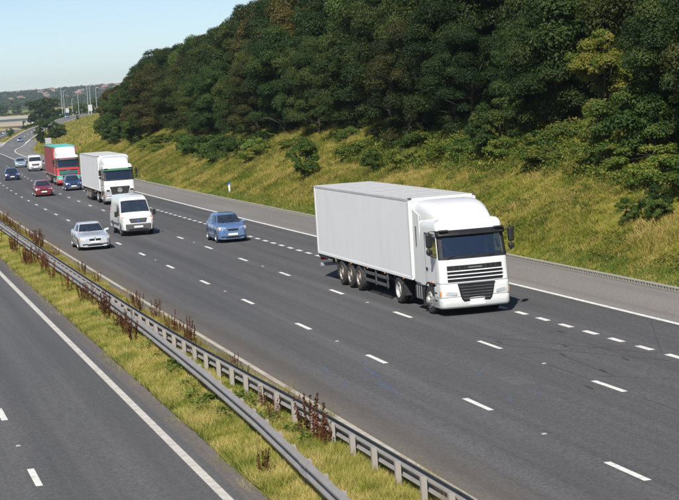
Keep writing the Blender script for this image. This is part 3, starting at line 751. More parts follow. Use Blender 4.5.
def weed_mesh(seed):
    g = np.random.default_rng(seed); V = []; T = []
    for k in range(46):
        an = g.uniform(0, 6.28); d = np.array([math.cos(an), math.sin(an), 0]); sd = np.array([-d[1], d[0], 0]); r = abs(g.normal(0, .16)); h = g.uniform(.05, .26)
        p = d*r + np.array([0, 0, h]); q = p + d*g.uniform(.06, .14) + np.array([0, 0, g.uniform(-.05, .05)]); w = g.uniform(.025, .05); m = (p+q)/2 + np.array([0, 0, .015])
        tt = g.uniform(0, 1); V.append(np.array([p, m-sd*w, q, m+sd*w])); T.append(np.full(4, tt)); V.append(np.array([[0, 0, -.02], sd*.004+[0, 0, -.02], p+sd*.003, p])); T.append(np.full(4, tt*.6))
    V = np.concatenate(V); T = np.concatenate(T); return np_mesh('leafy_weed', V, np.arange(len(V)).reshape(-1, 4), M['leaf_weed'], {'tint': T})
weeds = [weed_mesh(80+i) for i in range(4)]
for k in range(40):
    c = r4.choice([(52.5, -6.15, 2.2, .28), (49.0, -6.2, 1.2, .25), (56, -5.9, 1.5, .3), (47, -5.35, 2.0, .3), (44, -5.2, 2, .3), (66, -6.0, 4, .3)])
    s, l = r4.gauss(c[0], c[2]*.6), r4.gauss(c[1], c[3]*.6)
    o = link_mesh('leafy_weed', weeds[k % 4], None, None, GP(s, l), rnd.uniform(0, 6.28)); sc = r4.uniform(.6, 1.1); o.scale = (sc,)*3
    tag(o, 'bright green broad leaved weed growing in the median grass', 'plant', 'leafy weeds in the median')
# ------------------------------------------------------------------ slip road furniture, bridge, far country
M['lamp'] = paint('lamp_column_paint', (0.55, 0.57, 0.58), 0.5, 0.2, metal=0.3)
M['sign_back'] = paint('sign_back_aluminium', (0.50, 0.52, 0.53), 0.45, 0.3, metal=0.4)
M['sign_white'] = paint('sign_white', (0.52, 0.54, 0.55), 0.5, 0.2)
M['teal_steel'] = paint('bridge_teal_paint', (0.07, 0.13, 0.14), 0.5, 0.4)
M['concrete'] = paint('concrete', (0.42, 0.39, 0.34), 0.85, 0.45, dirtcol=(0.2, 0.18, 0.15))
M['post_white'] = paint('marker_white', (0.78, 0.78, 0.76), 0.5, 0.2)
M['post_blue'] = paint('marker_blue', (0.03, 0.12, 0.5), 0.5, 0.1)

def lamp_post(s, lat, h, arms, label):
    e = empty('lamp_post', GP(s, lat)); e.rotation_euler = (0, 0, -heading(s)); k = h
    MB().tube([(0, 0, -.3), (0, 0, h*.16), (0, 0, h*.17), (0, 0, h)], [.12, .12, .08, .045], 8).build('column', M['lamp'], e, smooth=True)
    for a in arms:
        MB().tube([(0, 0, h), (a*.6, 0, h+.25), (a*.8, 0, h+.35)], .045, 6).build('arm', M['lamp'], e)
        MB().hexa([(a*.7,-.12,h+.28),(a*1.3,-.1,h+.32),(a*1.3,.1,h+.32),(a*.7,.12,h+.28),(a*.7,-.1,h+.40),(a*1.3,-.08,h+.38),(a*1.3,.08,h+.38),(a*.7,.1,h+.40)]).build('lamp_head', M['lamp'], e)
    tag(e, label, 'lamp post', 'lamp posts at the slip road junction')
LBL = 'tall grey lamp post at the top of the slip road'
for (s, l, h) in [(840, 45.5, 13.6), (905, 50.5, 13.5), (909, 57.6, 12.6), (797, 57.4, 11.5), (960, 57.9, 11.0), (807, 55.6, 12.6), (800, 54.0, 13.0)]:
    lamp_post(s, l, h, (1,) if h < 13.2 else (-1, 1), LBL)

def sign(s, lat, zb, w, h, posts, mat, label, name='road_sign', back=True):
    e = empty(name, GP(s, lat)); e.rotation_euler = (0, 0, -heading(s))
    for x in posts: MB().tube([(x, .05, -.3), (x, .05, zb+h*.95)], .05, 6).build('post', M['lamp'], e)
    MB().box(-w/2, w/2, -.03, 0, zb, zb+h).build('panel', mat, e, bevel=.01)
    for zz in (.25, .75): MB().box(-w*.46, w*.46, -.07, -.03, zb+h*zz-.03, zb+h*zz+.03).build('rail', M['sign_back'], e)
    tag(e, label, 'sign'); return e
sign(428, 16.6, 1.3, 1.35, 1.35, (0,), M['sign_back'], 'small grey square sign seen from behind on the dry bank')
sign(850, 48.3, 1.6, 1.6, 2.0, (-.5, .5), M['sign_white'], 'tall pale sign on two posts beside the slip road')
sign(797, 54.6, 2.2, 1.7, 2.6, (-.5, .5), M['sign_white'], 'larger pale sign on two posts at the top of the slip road')
sign(838, 44.5, .6, 1.0, .8, (0,), M['sign_white'], 'small low sign beneath the tall lamp post')

# marker post on the verge
e = empty('marker_post', GP(150.5, 14.4)); e.rotation_euler = (0, 0, -heading(150))
MB().box(-.07, .07, -.04, .04, -.2, .78).build('post', M['post_white'], e, bevel=.01)
MB().box(-.072, .072, -.045, .045, .62, .80).build('blue_cap', M['post_blue'], e, bevel=.01)
tag(e, 'short white marker post with blue top on the grass verge', 'marker post')

# road bridge
bs = 1334; off = float(main_off(bs))
e = empty('road_bridge', WP(bs, off)); e.rotation_euler = (0, 0, -heading(bs) + .10)
MB().box(-70, 45, -5, 5, 4.5, 6.2).build('deck_beam', M['teal_steel'], e)
MB().box(-70, 45, -5.4, 5.4, 6.2, 7.0).build('deck_slab', M['concrete'], e)
for y in (-5.3, 5.3):
    p = MB()
    p.box(-70, 45, y-.15, y+.15, 7.0, 8.3)
    for x in range(-69, 45, 6): p.box(x-.2, x+.2, y-.2, y+.2, 6.9, 8.4)
    p.build('parapet', M['concrete'], e)
for x in (-24.5, -5.5, 13.0):
    for y in (-3.2, 3.2): MB().box(x-.6, x+.6, y-.6, y+.6, -.5, 5.3).build('pier', M['concrete'], e, bevel=.05)
MB().box(38, 46, -5.2, 5.2, -.5, 5.3).build('abutment', M['concrete'], e)
MB().box(-72, -62, -5.2, 5.2, -.5, 5.3).build('abutment', M['concrete'], e)
tag(e, 'teal steel road bridge on concrete piers over the distant motorway', 'bridge')

# dark tree left of the ramp and plants round the slip road
plant('broadleaf_tree', 'far0', 830, 35.0, 1.05, 'leaf_dark', 'big round dark tree left of the slip road', 'tree', sz=1.02)
plant('broadleaf_tree', 'far0', 845, 40.0, .85, 'leaf_dark', 'dark tree merged with the big round tree by the slip road', 'tree', sz=.95)
for (s, l, sc, kd, mt, lab) in [(560, 23.0, 1.5, 'bushy0', 'leaf_bush', 'dense green bush on the bank beside the slip road bend'),
        (566, 26.5, 1.1, 'bushy1', 'leaf_bush', 'green bush behind the square sign on the bank'),
        (575, 28.5, .85, 'bushy0', 'leaf_scrub', 'lighter bush above the slip road bend'),
        (566, 40.1, .9, 'bushy1', 'leaf_green', 'round bush standing alone on the dry bank right of the slip road'),
        (540, 41.5, .6, 'bushy0', 'leaf_bush', 'small bush on the dry bank near the wood'),
        (760, 46.5, .35, 'bushy0', 'leaf_bush', 'tiny bush at the slip road edge'),
        (980, 12.5+14, .9, 'bushy1', 'leaf_bush', 'bush at the foot of the ramp slope near the bridge'),
        (900, 24, .6, 'bushy0', 'leaf_bush', 'small bush on the ramp slope facing the motorway')]:
    plant('bush', kd, s, l, sc, mt, lab, 'bush')
# hedge along the left edge of the slip road
a = np.arange(700, 850, 1.2); V0, F0, T0 = leaf_cloud(np.stack([frame(a)[0]+(ramp_edge(a)-9.5)*np.cos(frame(a)[2]), frame(a)[1]-(ramp_edge(a)-9.5)*np.sin(frame(a)[2]), ramp_z(a)+.5], -1) + rng.normal(0, .15, (len(a), 3)), np.full(len(a), .75), 50, .25, 5)
tag(link_mesh('roadside_hedge', np_mesh('roadside_hedge', V0, F0, M['leaf_bush'], {'tint': T0})), 'low dark green hedge along the left edge of the slip road', 'hedge')
# trees behind the roundabout
for k in range(16):
    s = r4.uniform(930, 1080); l = 52 + k*5.2 + r4.uniform(-2, 2)
    plant('broadleaf_tree', 'far0', s, l, r4.uniform(.65, .95), r4.choice(['leaf_green', 'leaf_dark', 'leaf_bush']), 'green tree in the row behind the lamp posts', 'tree', 'trees behind the slip road junction')

# fields
def field(name, s0, s1, l0, l1, cols, dz=0.35, n=10):
    m, nt, N, L, b = new_mat(name+'_soil')
    P = pos(nt); f = noise(nt, .03, 5, .6, P); g = noise(nt, 0.6, 3, .7, P)
    L.new(mix(nt, .4, ramp(nt, f, [(.35, cols[0]), (.65, cols[1])]), ramp(nt, g, [(.3, cols[0]), (.7, cols[1])])), b.inputs['Base Color']); b.inputs['Roughness'].default_value = .95
    b.inputs['Specular IOR Level'].default_value = .1
    ss = np.linspace(s0, s1, n); ls = np.linspace(l0, l1, n); A, B = np.meshgrid(ss, ls, indexing='ij')
    x, y, t = frame(A); V = np.stack([x+B*np.cos(t), y-B*np.sin(t), terrain(A, B)+dz], -1).reshape(-1, 3)
    i, j = np.meshgrid(np.arange(n-1), np.arange(n-1), indexing='ij'); q = (i*n+j).ravel()
    tag(link_mesh(name, np_mesh(name, V, np.stack([q, q+1, q+n+1, q+n], -1)[:, ::-1], m)), kind='structure')
field('stubble_field', 1405, 1600, -160, 95, ((.36, .29, .20), (.46, .38, .28)), n=24)
field('stubble_field', 1180, 1320, -30, 42, ((.30, .25, .13), (.38, .31, .17)), .3)
field('ploughed_field', 1790, 2150, -190, 70, ((.24, .185, .10), (.31, .25, .14)), n=14)
field('green_field', 1700, 1790, -60, 90, ((.10, .16, .035), (.14, .20, .05)))
field('hill_pasture', 2330, 4690, -900, 1500, ((.035, .055, .018), (.07, .085, .03)), 1.0, n=40)
field('green_field', 2150, 2330, -260, 120, ((.12, .17, .05), (.17, .21, .06)))

def blob_wood(name, pts, mat, label, seed, per=26, leaf=1.1):
    """a far wood that reads as one mass: one clump of leaves per tree crown"""
    c = np.array([[*GP(s, l)[:2], GP(s, l)[2]+h*.5] for (s, l, h) in pts]); r = np.array([h*.55 for (_, _, h) in pts])
    V, F_, T = leaf_cloud(c, r, per, leaf, seed)
    o = link_mesh(name, np_mesh(name, V, F_, M[mat], {'tint': T})); tag(o, label, 'wood', kind='stuff')
r5 = random.Random(9)
blob_wood('distant_wood', [(r5.uniform(2350, 2750), r5.uniform(-330, 560), r5.uniform(9, 15)) for k in range(1500)], 'far_leaf', 'broad green wood on the far side of the fields', 3, 34, 1.5)
blob_wood('hillside_trees', [(r5.uniform(2750, 4600), r5.uniform(-520, 1100), r5.uniform(6, 11)) for k in range(4200)], 'far_leaf', 'scattered trees between the houses on the far hill', 4, 20, 1.7)
blob_wood('field_hedge', [(1612+r5.uniform(-4, 4), l, r5.uniform(2.5, 5)) for l in range(-160, 100, 3)] + [(1795+r5.uniform(-6, 6), l, r5.uniform(2, 5)) for l in range(-190, 30, 3)], 'far_leaf', 'hedgerow between the distant fields', 5, 40, .7)
for (s, l, sc) in [(1690, 40, .8), (1760, 2, .55), (1720, -30, .5), (1700, 58, .75), (1740, 48, .7), (1660, -70, .9)]:
    plant('field_tree', 'far0', s, l, sc, 'far_leaf', 'small tree standing in the hedgerow of the distant fields', 'tree', 'trees in the distant fields')

# houses on the far hill
M['brick'] = paint('red_brick', (0.27, 0.16, 0.125), 0.85, 0.4); M['tile_red'] = paint('red_roof_tiles', (0.27, 0.155, 0.12), 0.8, 0.3)
M['tile_grey'] = paint('grey_slates', (0.16, 0.15, 0.15), 0.7, 0.3); M['render'] = paint('pale_render', (0.68, 0.64, 0.56), 0.8, 0.2); M['win'] = glass_dark('house_window_glass')
def house(s, l, w, d, h, wall, roof, rz, label, group):
    e = empty('house', GP(s, l, -.5)); e.rotation_euler = (0, 0, rz)
    MB().box(-w/2, w/2, -d/2, d/2, 0, h).build('wall', M[wall], e)
    MB().prism([(-d/2-.4, h), (d/2+.4, h), (0, h+d*.42)], -w/2-.3, w/2+.3, 'x').build('roof', M[roof], e)
    for x in (-w*.28, w*.28):
        for z in (1.4, 4.0):
            if z < h-1: MB().box(x-.7, x+.7, -d/2-.06, -d/2+.1, z, z+1.3).build('window', M['win'], e)
    MB().box(w*.3-.4, w*.3+.4, -.4, .4, h, h+d*.42+1.2).build('chimney', M['brick'], e)
    tag(e, label, 'house', group)
HL = {('brick', 'tile_red'): 'small red brick house with red tiled roof on the far hill', ('render', 'tile_red'): 'small pale house with red tiled roof on the far hill', ('brick', 'tile_grey'): 'small red brick house with grey roof on the far hill'}
for k in range(170):
    wl_, rf = r5.choices(list(HL), [.6, .15, .25])[0]
    s = r5.uniform(3000, 4500); l = r5.uniform(-420, 900) if s > 3500 else r5.uniform(-380, 650)
    house(s, l, r5.uniform(8, 14), r5.uniform(7, 9), r5.uniform(5, 6.5), wl_, rf, -heading(s)+r5.uniform(-.5, .5), HL[(wl_, rf)], 'houses on the far hill')
house(2960, 62, 17, 9, 4.5, 'render', 'tile_grey', .1, 'white building among the trees above the far wood', None)
house(3080, 330, 22, 12, 5, 'render', 'tile_grey', .2, 'long white building on the far hill behind the lamp posts', None)
house(2900, 185, 17, 10, 7, 'brick', 'tile_red', .3, 'large red brick house with steep roof at the edge of the far wood', None)
house(2860, -60, 24, 8, 4.5, 'brick', 'tile_red', .1, 'long red roofed building above the far wood', None)
# ------------------------------------------------------------------ vehicles (x forward, y left, z up, origin under the front bumper)
M['rubber'] = paint('tyre_rubber', (0.022, 0.021, 0.021), 0.8, 0.5, dirtcol=(0.09, 0.08, 0.07))
M['alloy'] = paint('alloy_rim', (0.42, 0.42, 0.43), 0.35, 0.4, metal=0.7)
M['rim_dirty'] = paint('dirty_wheel_rim', (0.27, 0.24, 0.205), 0.5, 0.6, metal=0.3, dirtcol=(0.12, 0.09, 0.07), dscale=4)
M['rim_white'] = paint('pale_wheel_rim', (0.46, 0.45, 0.43), 0.45, 0.5, metal=0.2, dirtcol=(0.2, 0.17, 0.14), dscale=4)
M['blackp'] = paint('black_plastic', (0.012, 0.012, 0.013), 0.42, 0.3, dirtcol=(0.04, 0.037, 0.034))
M['greyp'] = paint('grey_plastic', (0.075, 0.075, 0.08), 0.55, 0.3)
M['chassis'] = paint('chassis_black', (0.025, 0.025, 0.026), 0.6, 0.6, dirtcol=(0.10, 0.09, 0.075))
M['lorry_white'] = paint('lorry_white_paint', (0.72, 0.72, 0.705), 0.28, 0.2, coat=0.5, dirtcol=(0.45, 0.42, 0.38), dscale=.9)
M['trailer_white'] = paint('trailer_white_panel', (0.80, 0.795, 0.785), 0.42, 0.24, dirtcol=(0.42, 0.40, 0.37), dscale=.7)
M['roof_white'] = paint('trailer_roof', (0.50, 0.50, 0.495), 0.5, 0.5, dirtcol=(0.30, 0.29, 0.27), dscale=1.1)
M['red'] = paint('lorry_red', (0.50, 0.035, 0.035), 0.35, 0.2, coat=0.3)
M['curtain_red'] = paint('red_curtain', (0.36, 0.055, 0.055), 0.6, 0.45, dirtcol=(0.22, 0.13, 0.12), dscale=1.5)
M['teal'] = paint('lorry_teal', (0.08, 0.42, 0.37), 0.4, 0.2, coat=0.2)
M['silver_dark'] = paint('bumper_silver', (0.42, 0.42, 0.43), 0.4, 0.25, metal=0.3)
M['green_visor'] = paint('green_visor', (0.05, 0.17, 0.09), 0.3, 0.1)
M['lens'] = paint('headlamp_lens', (0.62, 0.65, 0.68), 0.12, 0.1, metal=0.35, coat=1.0)
M['amber'] = paint('amber_lens', (0.75, 0.25, 0.03), 0.25, 0.1)
M['redlens'] = paint('red_lens', (0.5, 0.02, 0.02), 0.25, 0.1)
M['plate'] = paint('number_plate_white', (0.80, 0.80, 0.78), 0.5, 0.1)
M['glass'] = glass_dark('tinted_glass', (0.014, 0.02, 0.028))
M['screen'] = glass_clear('windscreen_glass')
M['interior'] = paint('cab_interior', (0.05, 0.052, 0.055), 0.8, 0.2)
M['seat'] = paint('seat_fabric', (0.06, 0.065, 0.08), 0.9, 0.2)
M['hivis'] = paint('orange_strap', (0.75, 0.28, 0.03), 0.6, 0.1)
M['hivis_y'] = paint('yellow_vest', (0.55, 0.75, 0.06), 0.7, 0.1)
M['skin'] = paint('skin', (0.55, 0.33, 0.24), 0.6, 0.1)

def place_vehicle(e, s, lat, dz=0.0, zf=zr):
    t = heading(s); p = WP(s, lat); p.z = float(zf(s)) + dz
    e.location = p; e.rotation_euler = (0, 0, math.atan2(-math.cos(t), -math.sin(t)))

def car_wheel(parent, x, y, r, w, rim='alloy', spokes=5, n=22, cache={}):
    side = 1 if y > 0 else -1
    key = (r, w, rim, spokes, side)
    if key not in cache:
        t = MB().lathe([(-w/2, r*.66), (-w/2, r*.9), (-w/2+.03, r), (w/2-.03, r), (w/2, r*.92), (w/2+.004, r*.8), (w/2-.01, r*.66)], 0, 0, n, 0, side)
        rm = MB().lathe([(w/2-.01, r*.67), (w/2+.004, r*.63), (w/2-.05, r*.58), (w/2-.06, r*.5)], 0, 0, n, 0, side)
        for k in range(spokes):
            a = 2*math.pi*k/spokes+.3; c, s_ = math.cos(a), math.sin(a); o = side*(w/2-.02); b = .05*r/.3
            q = []
            for rr, hw in ((r*.1, b*1.1), (r*.62, b*.7)):
                q += [(c*rr - s_*hw, o, s_*rr + c*hw), (c*rr + s_*hw, o, s_*rr - c*hw)]
            q2 = [(a_, b_-side*.03, c_) for a_, b_, c_ in q]
            rm.add(q+q2, [(0, 1, 3, 2), (4, 6, 7, 5), (0, 2, 6, 4), (1, 5, 7, 3), (2, 3, 7, 6)])
        rm.disc(0, 0, r*.15, side*(w/2-.012), 10)
        dk = MB().disc(0, 0, r*.66, side*(w/2-.07), n)
        cache[key] = (t.mesh('tyre', M['rubber'], True), rm.mesh('rim', M[rim], False), dk.mesh('brake_disc', M['chassis']))
    e = link_mesh('wheel', cache[key][2], None, parent, (x, y, r))
    link_mesh('tyre', cache[key][0], None, e); link_mesh('rim', cache[key][1], None, e)
    return e

def lorry_wheel(parent, x, y, r=.49, w=.33, rim='rim_white', dish=-.02, n=26, cache={}):
    side = 1 if y > 0 else -1
    key = (r, w, rim, dish, side)
    if key not in cache:
        t = MB().lathe([(-w/2, r*.6), (-w/2, r*.9), (-w/2+.05, r), (w/2-.05, r), (w/2-.01, r*.94), (w/2, r*.8), (w/2-.02, r*.585)], 0, 0, n, 0, side)
        rm = MB().lathe([(w/2-.02, r*.60), (w/2+.005, r*.585), (w/2-.03, r*.55), (w/2+dish, r*.50), (w/2+dish+.03, r*.34), (w/2+dish+.035, r*.26), (w/2+dish+.10, r*.22), (w/2+dish+.11, r*.10), (w/2+dish+.11, 0.001)], 0, 0, n, 0, side)
        nuts = MB()
        for k in range(10):
            a = 2*math.pi*k/10; cx, cz = math.cos(a)*r*.39, math.sin(a)*r*.39
            y0, y1 = side*(w/2+dish), side*(w/2+dish+.05); nuts.box(cx-.018, cx+.018, min(y0, y1), max(y0, y1), cz-.018, cz+.018)
        for k in range(8):
            a = 2*math.pi*(k+.5)/8; c, s_ = math.cos(a), math.sin(a); yy = side*(w/2+dish+.022)
            nuts.add([(c*r*.42-s_*.03, yy, s_*r*.42+c*.03), (c*r*.42+s_*.03, yy, s_*r*.42-c*.03), (c*r*.48+s_*.03, yy, s_*r*.48-c*.03), (c*r*.48-s_*.03, yy, s_*r*.48+c*.03)], [(0, 1, 2, 3)])
        cache[key] = (t.mesh('tyre', M['rubber'], True), rm.mesh('rim', M[rim], True), nuts.mesh('wheel_nuts', M['chassis']))
        cache[key][1].set_sharp_from_angle(angle=math.radians(40))
    e = link_mesh('wheel', cache[key][1], None, parent, (x, y, r))
    link_mesh('tyre', cache[key][0], None, e); link_mesh('wheel_nuts', cache[key][2], None, e)
    return e

# ---- cars
def superloop(cx, a, b, z, n=48, ex=5.0, af=None):
    out = []
    for k in range(n):
        u = 2*math.pi*k/n; c, s_ = math.cos(u), math.sin(u)
        x = math.copysign(abs(c)**(2/ex), c); y = math.copysign(abs(s_)**(2/ex), s_)
        out.append((cx + a*x*(1 if af is None else 1), b*y*(1-.06*max(0, x)), z))
    return out

def car(name, label, cat, colour, s, lat, L=4.3, Wd=1.76, H=1.45, hood=.92, cowl=1.15, wsx=1.75, roof0=2.15, roof1=3.4, tailx=4.1, boot=1.02, wheel=.31, fa=.82, ra=None,
        grille='slot', rim='alloy', zf=zr, simple=False, bumper=None, nose=.62, two_tone=None, rz_extra=0.0, plate_dx=0.0, ride=.2):
    e = empty(name); tag(e, label, cat); place_vehicle(e, s, lat, 0.004, zf)
    ra = ra or L-.78; hw = Wd/2
    P = colour
    # lower body: stations along the length, x measured back from the nose
    xs = np.linspace(0, L, 61)
    top = np.interp(xs, [0, .06, .25, wsx-.25, wsx+.1, tailx-.3, tailx, L-.08, L], [nose, nose+.06, nose+.14, hood-.02, hood+.04, boot+.01, boot, boot-.06, boot-.2])
    wid = np.interp(xs, [0, .05, .18, .5, 1.2, L-1, L-.35, L-.06, L], [.72, .82, .92, .985, 1, 1, .97, .88, .80])*hw
    rings = []
    for x, tz, w in zip(xs, top, wid):
        zb = ride
        for ax in (fa, ra):
            d = abs(x-ax); R = wheel+.055
            if d < R: zb = max(zb, wheel + math.sqrt(R*R-d*d))
        zend = np.interp(x, [0, .3], [.26, 0])*0
        zs = min(zb, tz-.16); sh = tz-.07
        half = [(w*.90, zs), (w*.97, zs+.02), (w*1.0, max(zs+.04, .42)), (w*1.0, max(zs+.06, .62)), (w*.985, max(zs+.08, sh-.05)), (w*.93, sh+.03), (w*.82, tz), (w*.45, tz+.022), (0, tz+.03)]
        ring = [(-x, -a, b) for a, b in half] + [(-x, a, b) for a, b in reversed(half[:-1])]
        rings.append(ring)
    body = MB(); body.loft(rings, closed=False, caps=False)
    for r_ in (rings[0], rings[-1]): body.add(r_, [tuple(range(len(r_)))])
    body.build('body', M[P], e, angle=42)
    MB().box(-L+.12, -.12, -hw+.24, hw-.24, ride-.03, .55).build('underbody', M['chassis'], e)
    for ax in (fa, ra):
        for sd in (-1, 1):
            MB().box(-ax-wheel-.03, -ax+wheel+.03, sd*(hw-.30) if sd > 0 else -hw+.06, hw-.06 if sd > 0 else -(hw-.30), wheel*.8, wheel*2+.02).build('wheel_well', M['chassis'], e)
    # cabin
    b0 = superloop(-(wsx+tailx-.18)/2, (tailx-.18-wsx)/2, hw*.88, hood-.12, ex=7)
    b1 = superloop(-(wsx+tailx-.18)/2, (tailx-.18-wsx)/2-.01, hw*.895, hood+.05, ex=7)
    def lp(f, sh=1.0): 
        x0 = wsx+(roof0-wsx)*f; x1 = tailx-.18+(roof1-tailx+.18)*f
        return superloop(-(x0+x1)/2, (x1-x0)/2*sh, hw*(.885-.19*f)*sh, hood+.05+(H-.06-hood-.05)*f, ex=7-1.5*f)
    fs = [0, .2, .4, .6, .8, .93, 1.0]
    rr = [b0] + [lp(f) for f in fs]
    cx = -(roof0+roof1)/2
    for k, zz in ((.93, .035), (.8, .055), (.5, .066), (.2, .07)):
        rr.append([(cx+(p[0]-cx)*k, p[1]*k, H-.07+zz) for p in lp(1.0)])
    MB().loft(rr).build('cabin', M[P], e, angle=40)
    def gpanel(nm, u0, u1, f0, f1, off=.006):
        idx = [k for k in range(48) if u0 <= (k if k <= 24 else k-48)*7.5 <= u1] if u0 < u1 else [k for k in list(range(0, 25))+list(range(25, 48)) if (k*7.5) >= u0 and (k*7.5) <= 360+u1]
        idx.sort(key=lambda k: (k*7.5+360-u0) % 360 if u0 > u1 else ((k if k <= 24 else k-48)*7.5))
        rows = []
        for f in (f0, (f0+f1)/2, f1):
            q = lp(f); c0 = Vector((sum(p[0] for p in q)/48, 0, 0)); row = []
            for k in idx:
                p = Vector(q[k]); d = Vector((p.x-c0.x, p.y*2.0, .25)); d.normalize(); row.append(tuple(p+d*off))
            rows.append(row)
        back = [[(p[0]-(.02 if p[0] > cx else -.02), p[1]*.985, p[2]-.004) for p in r_] for r_ in rows]
        m = MB(); m.loft(rows, closed=False, caps=False)
        return m.build(nm, M['glass'], e, smooth=True)
    gpanel('windscreen', -50, 50, .02, .93)
    gpanel('rear_window', 142, -142, .12, .86)
    for sg in (1, -1):
        a = [60, 90]; b = [97.5, 128]
        if sg > 0: gpanel('side_window', 59, 92, .06, .88); gpanel('side_window', 97, 131, .06, .88)
        else: gpanel('side_window', -92, -59, .06, .88); gpanel('side_window', -131, -97, .06, .88)
    # nose: lamps, grille, bumper opening, plate
    zl = nose+.02
    for sg in (-1, 1):
        y0, y1 = hw*.46, hw*.88
        MB().hexa([(.012, sg*y0, zl-.10), (-.075, sg*y1, zl-.07), (-.34, sg*y1, zl-.06), (-.15, sg*y0, zl-.10),
                   (-.012, sg*y0, zl+.05), (-.15, sg*(y1+.005), zl+.115), (-.42, sg*(y1+.005), zl+.115), (-.2, sg*y0, zl+.055)]).build('headlight', M['lens'], e, bevel=.01)
        MB().hexa([(-.10, sg*(hw*.87), zl-.03), (-.19, sg*(hw*.955), zl-.01), (-.28, sg*(hw*.955), zl-.01), (-.25, sg*hw*.87, zl-.03),
                   (-.16, sg*hw*.87, zl+.06), (-.24, sg*hw*.955, zl+.08), (-.30, sg*hw*.955, zl+.08), (-.28, sg*hw*.87, zl+.06)]).build('indicator', M['amber'], e)
        m = MB().hexa([(-wsx-.28, sg*(hw*.80), hood+.0), (-wsx-.17, sg*(hw+.11), hood+.045), (-wsx-.27, sg*(hw+.13), hood+.045), (-wsx-.36, sg*hw*.82, hood+.0),
                   (-wsx-.28, sg*(hw*.86), hood+.12), (-wsx-.18, sg*(hw+.10), hood+.17), (-wsx-.27, sg*(hw+.12), hood+.17), (-wsx-.36, sg*hw*.88, hood+.12)])
        m.build('mirror', M[P], e, bevel=.03)
        MB().box(-.03, .012, sg*hw*.45 if sg > 0 else -hw*.78, hw*.78 if sg > 0 else -hw*.45, .30, .37).build('fog_vent', M['blackp'], e, bevel=.01)
    gw = {'slot': .30, 'wide': .46, 'kidney': .30}[grille]*hw*2*.62
    gz = nose-.05
    if grille == 'kidney':
        for sg in (-1, 1): MB().prism([(sg*.03, gz-.05), (sg*.30, gz-.045), (sg*.33, gz+.07), (sg*.03, gz+.075)], -.05, .022, 'x').build('grille', M['blackp'], e, bevel=.012)
    else:
        MB().prism([(-gw*.8, gz-.045), (gw*.8, gz-.045), (gw, gz+.05), (-gw, gz+.05)], -.05, .02, 'x').build('grille', M['blackp'], e, bevel=.012)
    MB().prism([(-hw*.5, .24), (hw*.5, .24), (hw*.42, .36), (-hw*.42, .36)], -.05, .012, 'x').build('air_intake', M['blackp'], e, bevel=.015)
    MB().box(.0, .03, -.26, .26, .40, .51).build('number_plate', M['plate'], e, bevel=.004)
    MB().tube([(-.02, 0, gz+.12), (.012, 0, gz+.12)], .035, 10).build('badge', M['alloy'], e)
    if bumper: MB().hexa([(-.1, -hw*.86, .2), (.025, -hw*.6, .2), (.025, hw*.6, .2), (-.1, hw*.86, .2), (-.12, -hw*.9, .42), (.03, -hw*.62, .40), (.03, hw*.62, .40), (-.12, hw*.9, .42)]).build('bumper', M[bumper], e, bevel=.03)
    for sg in (-1, 1):   # wipers, tail lights, handles
        MB().box(-L-.005, -L+.2, sg*hw*.55 if sg > 0 else -hw*.86, hw*.86 if sg > 0 else -hw*.55, boot-.3, boot-.12).build('tail_light', M['redlens'], e, bevel=.02)
        for hx in (wsx+1.05, wsx+1.95):
            if hx < ra: MB().box(-hx-.1, -hx+.1, sg*hw*.98 if sg > 0 else -hw*1.005-.012, hw*1.005+.012 if sg > 0 else -hw*.98, hood-.16, hood-.13).build('door_handle', M[P], e, bevel=.01)
        MB().tube([(-wsx+.05, sg*.1-.3, hood+.06), (-wsx-.12, sg*.28, hood+.16)], .010, 5).build('wiper', M['blackp'], e)
    for sg in (-1, 1):
        for x in (wsx+.22, wsx+1.2, min(wsx+2.05, ra-wheel-.12)):
            y0, y1 = (hw*.97, hw+.003) if sg > 0 else (-hw-.003, -hw*.97)
            MB().box(-x-.006, -x+.006, y0, y1, .36, hood-.12).build('door_seam', M['blackp'], e)
    for x in (fa, ra):
        for y in (-hw+.11, hw-.11): car_wheel(e, -x, y, wheel, .20, rim)
    return e

for nm, c, mt in [('car_silver', (.60, .63, .68), .25), ('car_blue', (.12, .21, .40), .25), ('car_red', (.24, .018, .028), .2), ('car_navy', (.012, .028, .11), .35), ('car_dkblue', (.02, .06, .17), .4), ('car_skyblue', (.36, .44, .55), .25)]:
    M[nm] = paint(nm+'_paint', c, .25, .06, metal=mt, coat=1.0)

car('saloon_car', 'silver saloon car in the lane beside the median', 'car', 'car_silver', 105.9, -1.73, L=4.52, Wd=1.80, H=1.42, hood=.90, wsx=1.55, roof0=2.25, roof1=3.35, tailx=4.2, boot=1.0, grille='kidney', wheel=.325, fa=.78, ra=3.52, nose=.62)
car('hatchback_car', 'light blue hatchback car driving behind the large white lorry', 'car', 'car_blue', 102.9, 5.42, L=3.92, Wd=1.68, H=1.53, hood=.99, wsx=.88, roof0=1.62, roof1=3.3, tailx=4.02, boot=1.08, wheel=.30, fa=.76, ra=3.25, nose=.75)
car('hatchback_car', 'dark red hatchback car in the middle lane', 'car', 'car_red', 178.6, 1.93, L=3.95, Wd=1.68, H=1.45, hood=.92, wsx=1.05, roof0=1.8, roof1=3.3, tailx=4.02, boot=1.05, wheel=.29, fa=.76, ra=3.25, grille='wide', nose=.66)
car('hatchback_car', 'dark blue hatchback car between the red lorry and the white lorry', 'car', 'car_dkblue', 187.2, 5.48, L=3.8, Wd=1.64, H=1.45, hood=.92, wsx=1.0, roof0=1.75, roof1=3.2, tailx=3.88, boot=1.05, wheel=.28, fa=.74, ra=3.15, bumper='greyp', nose=.66)
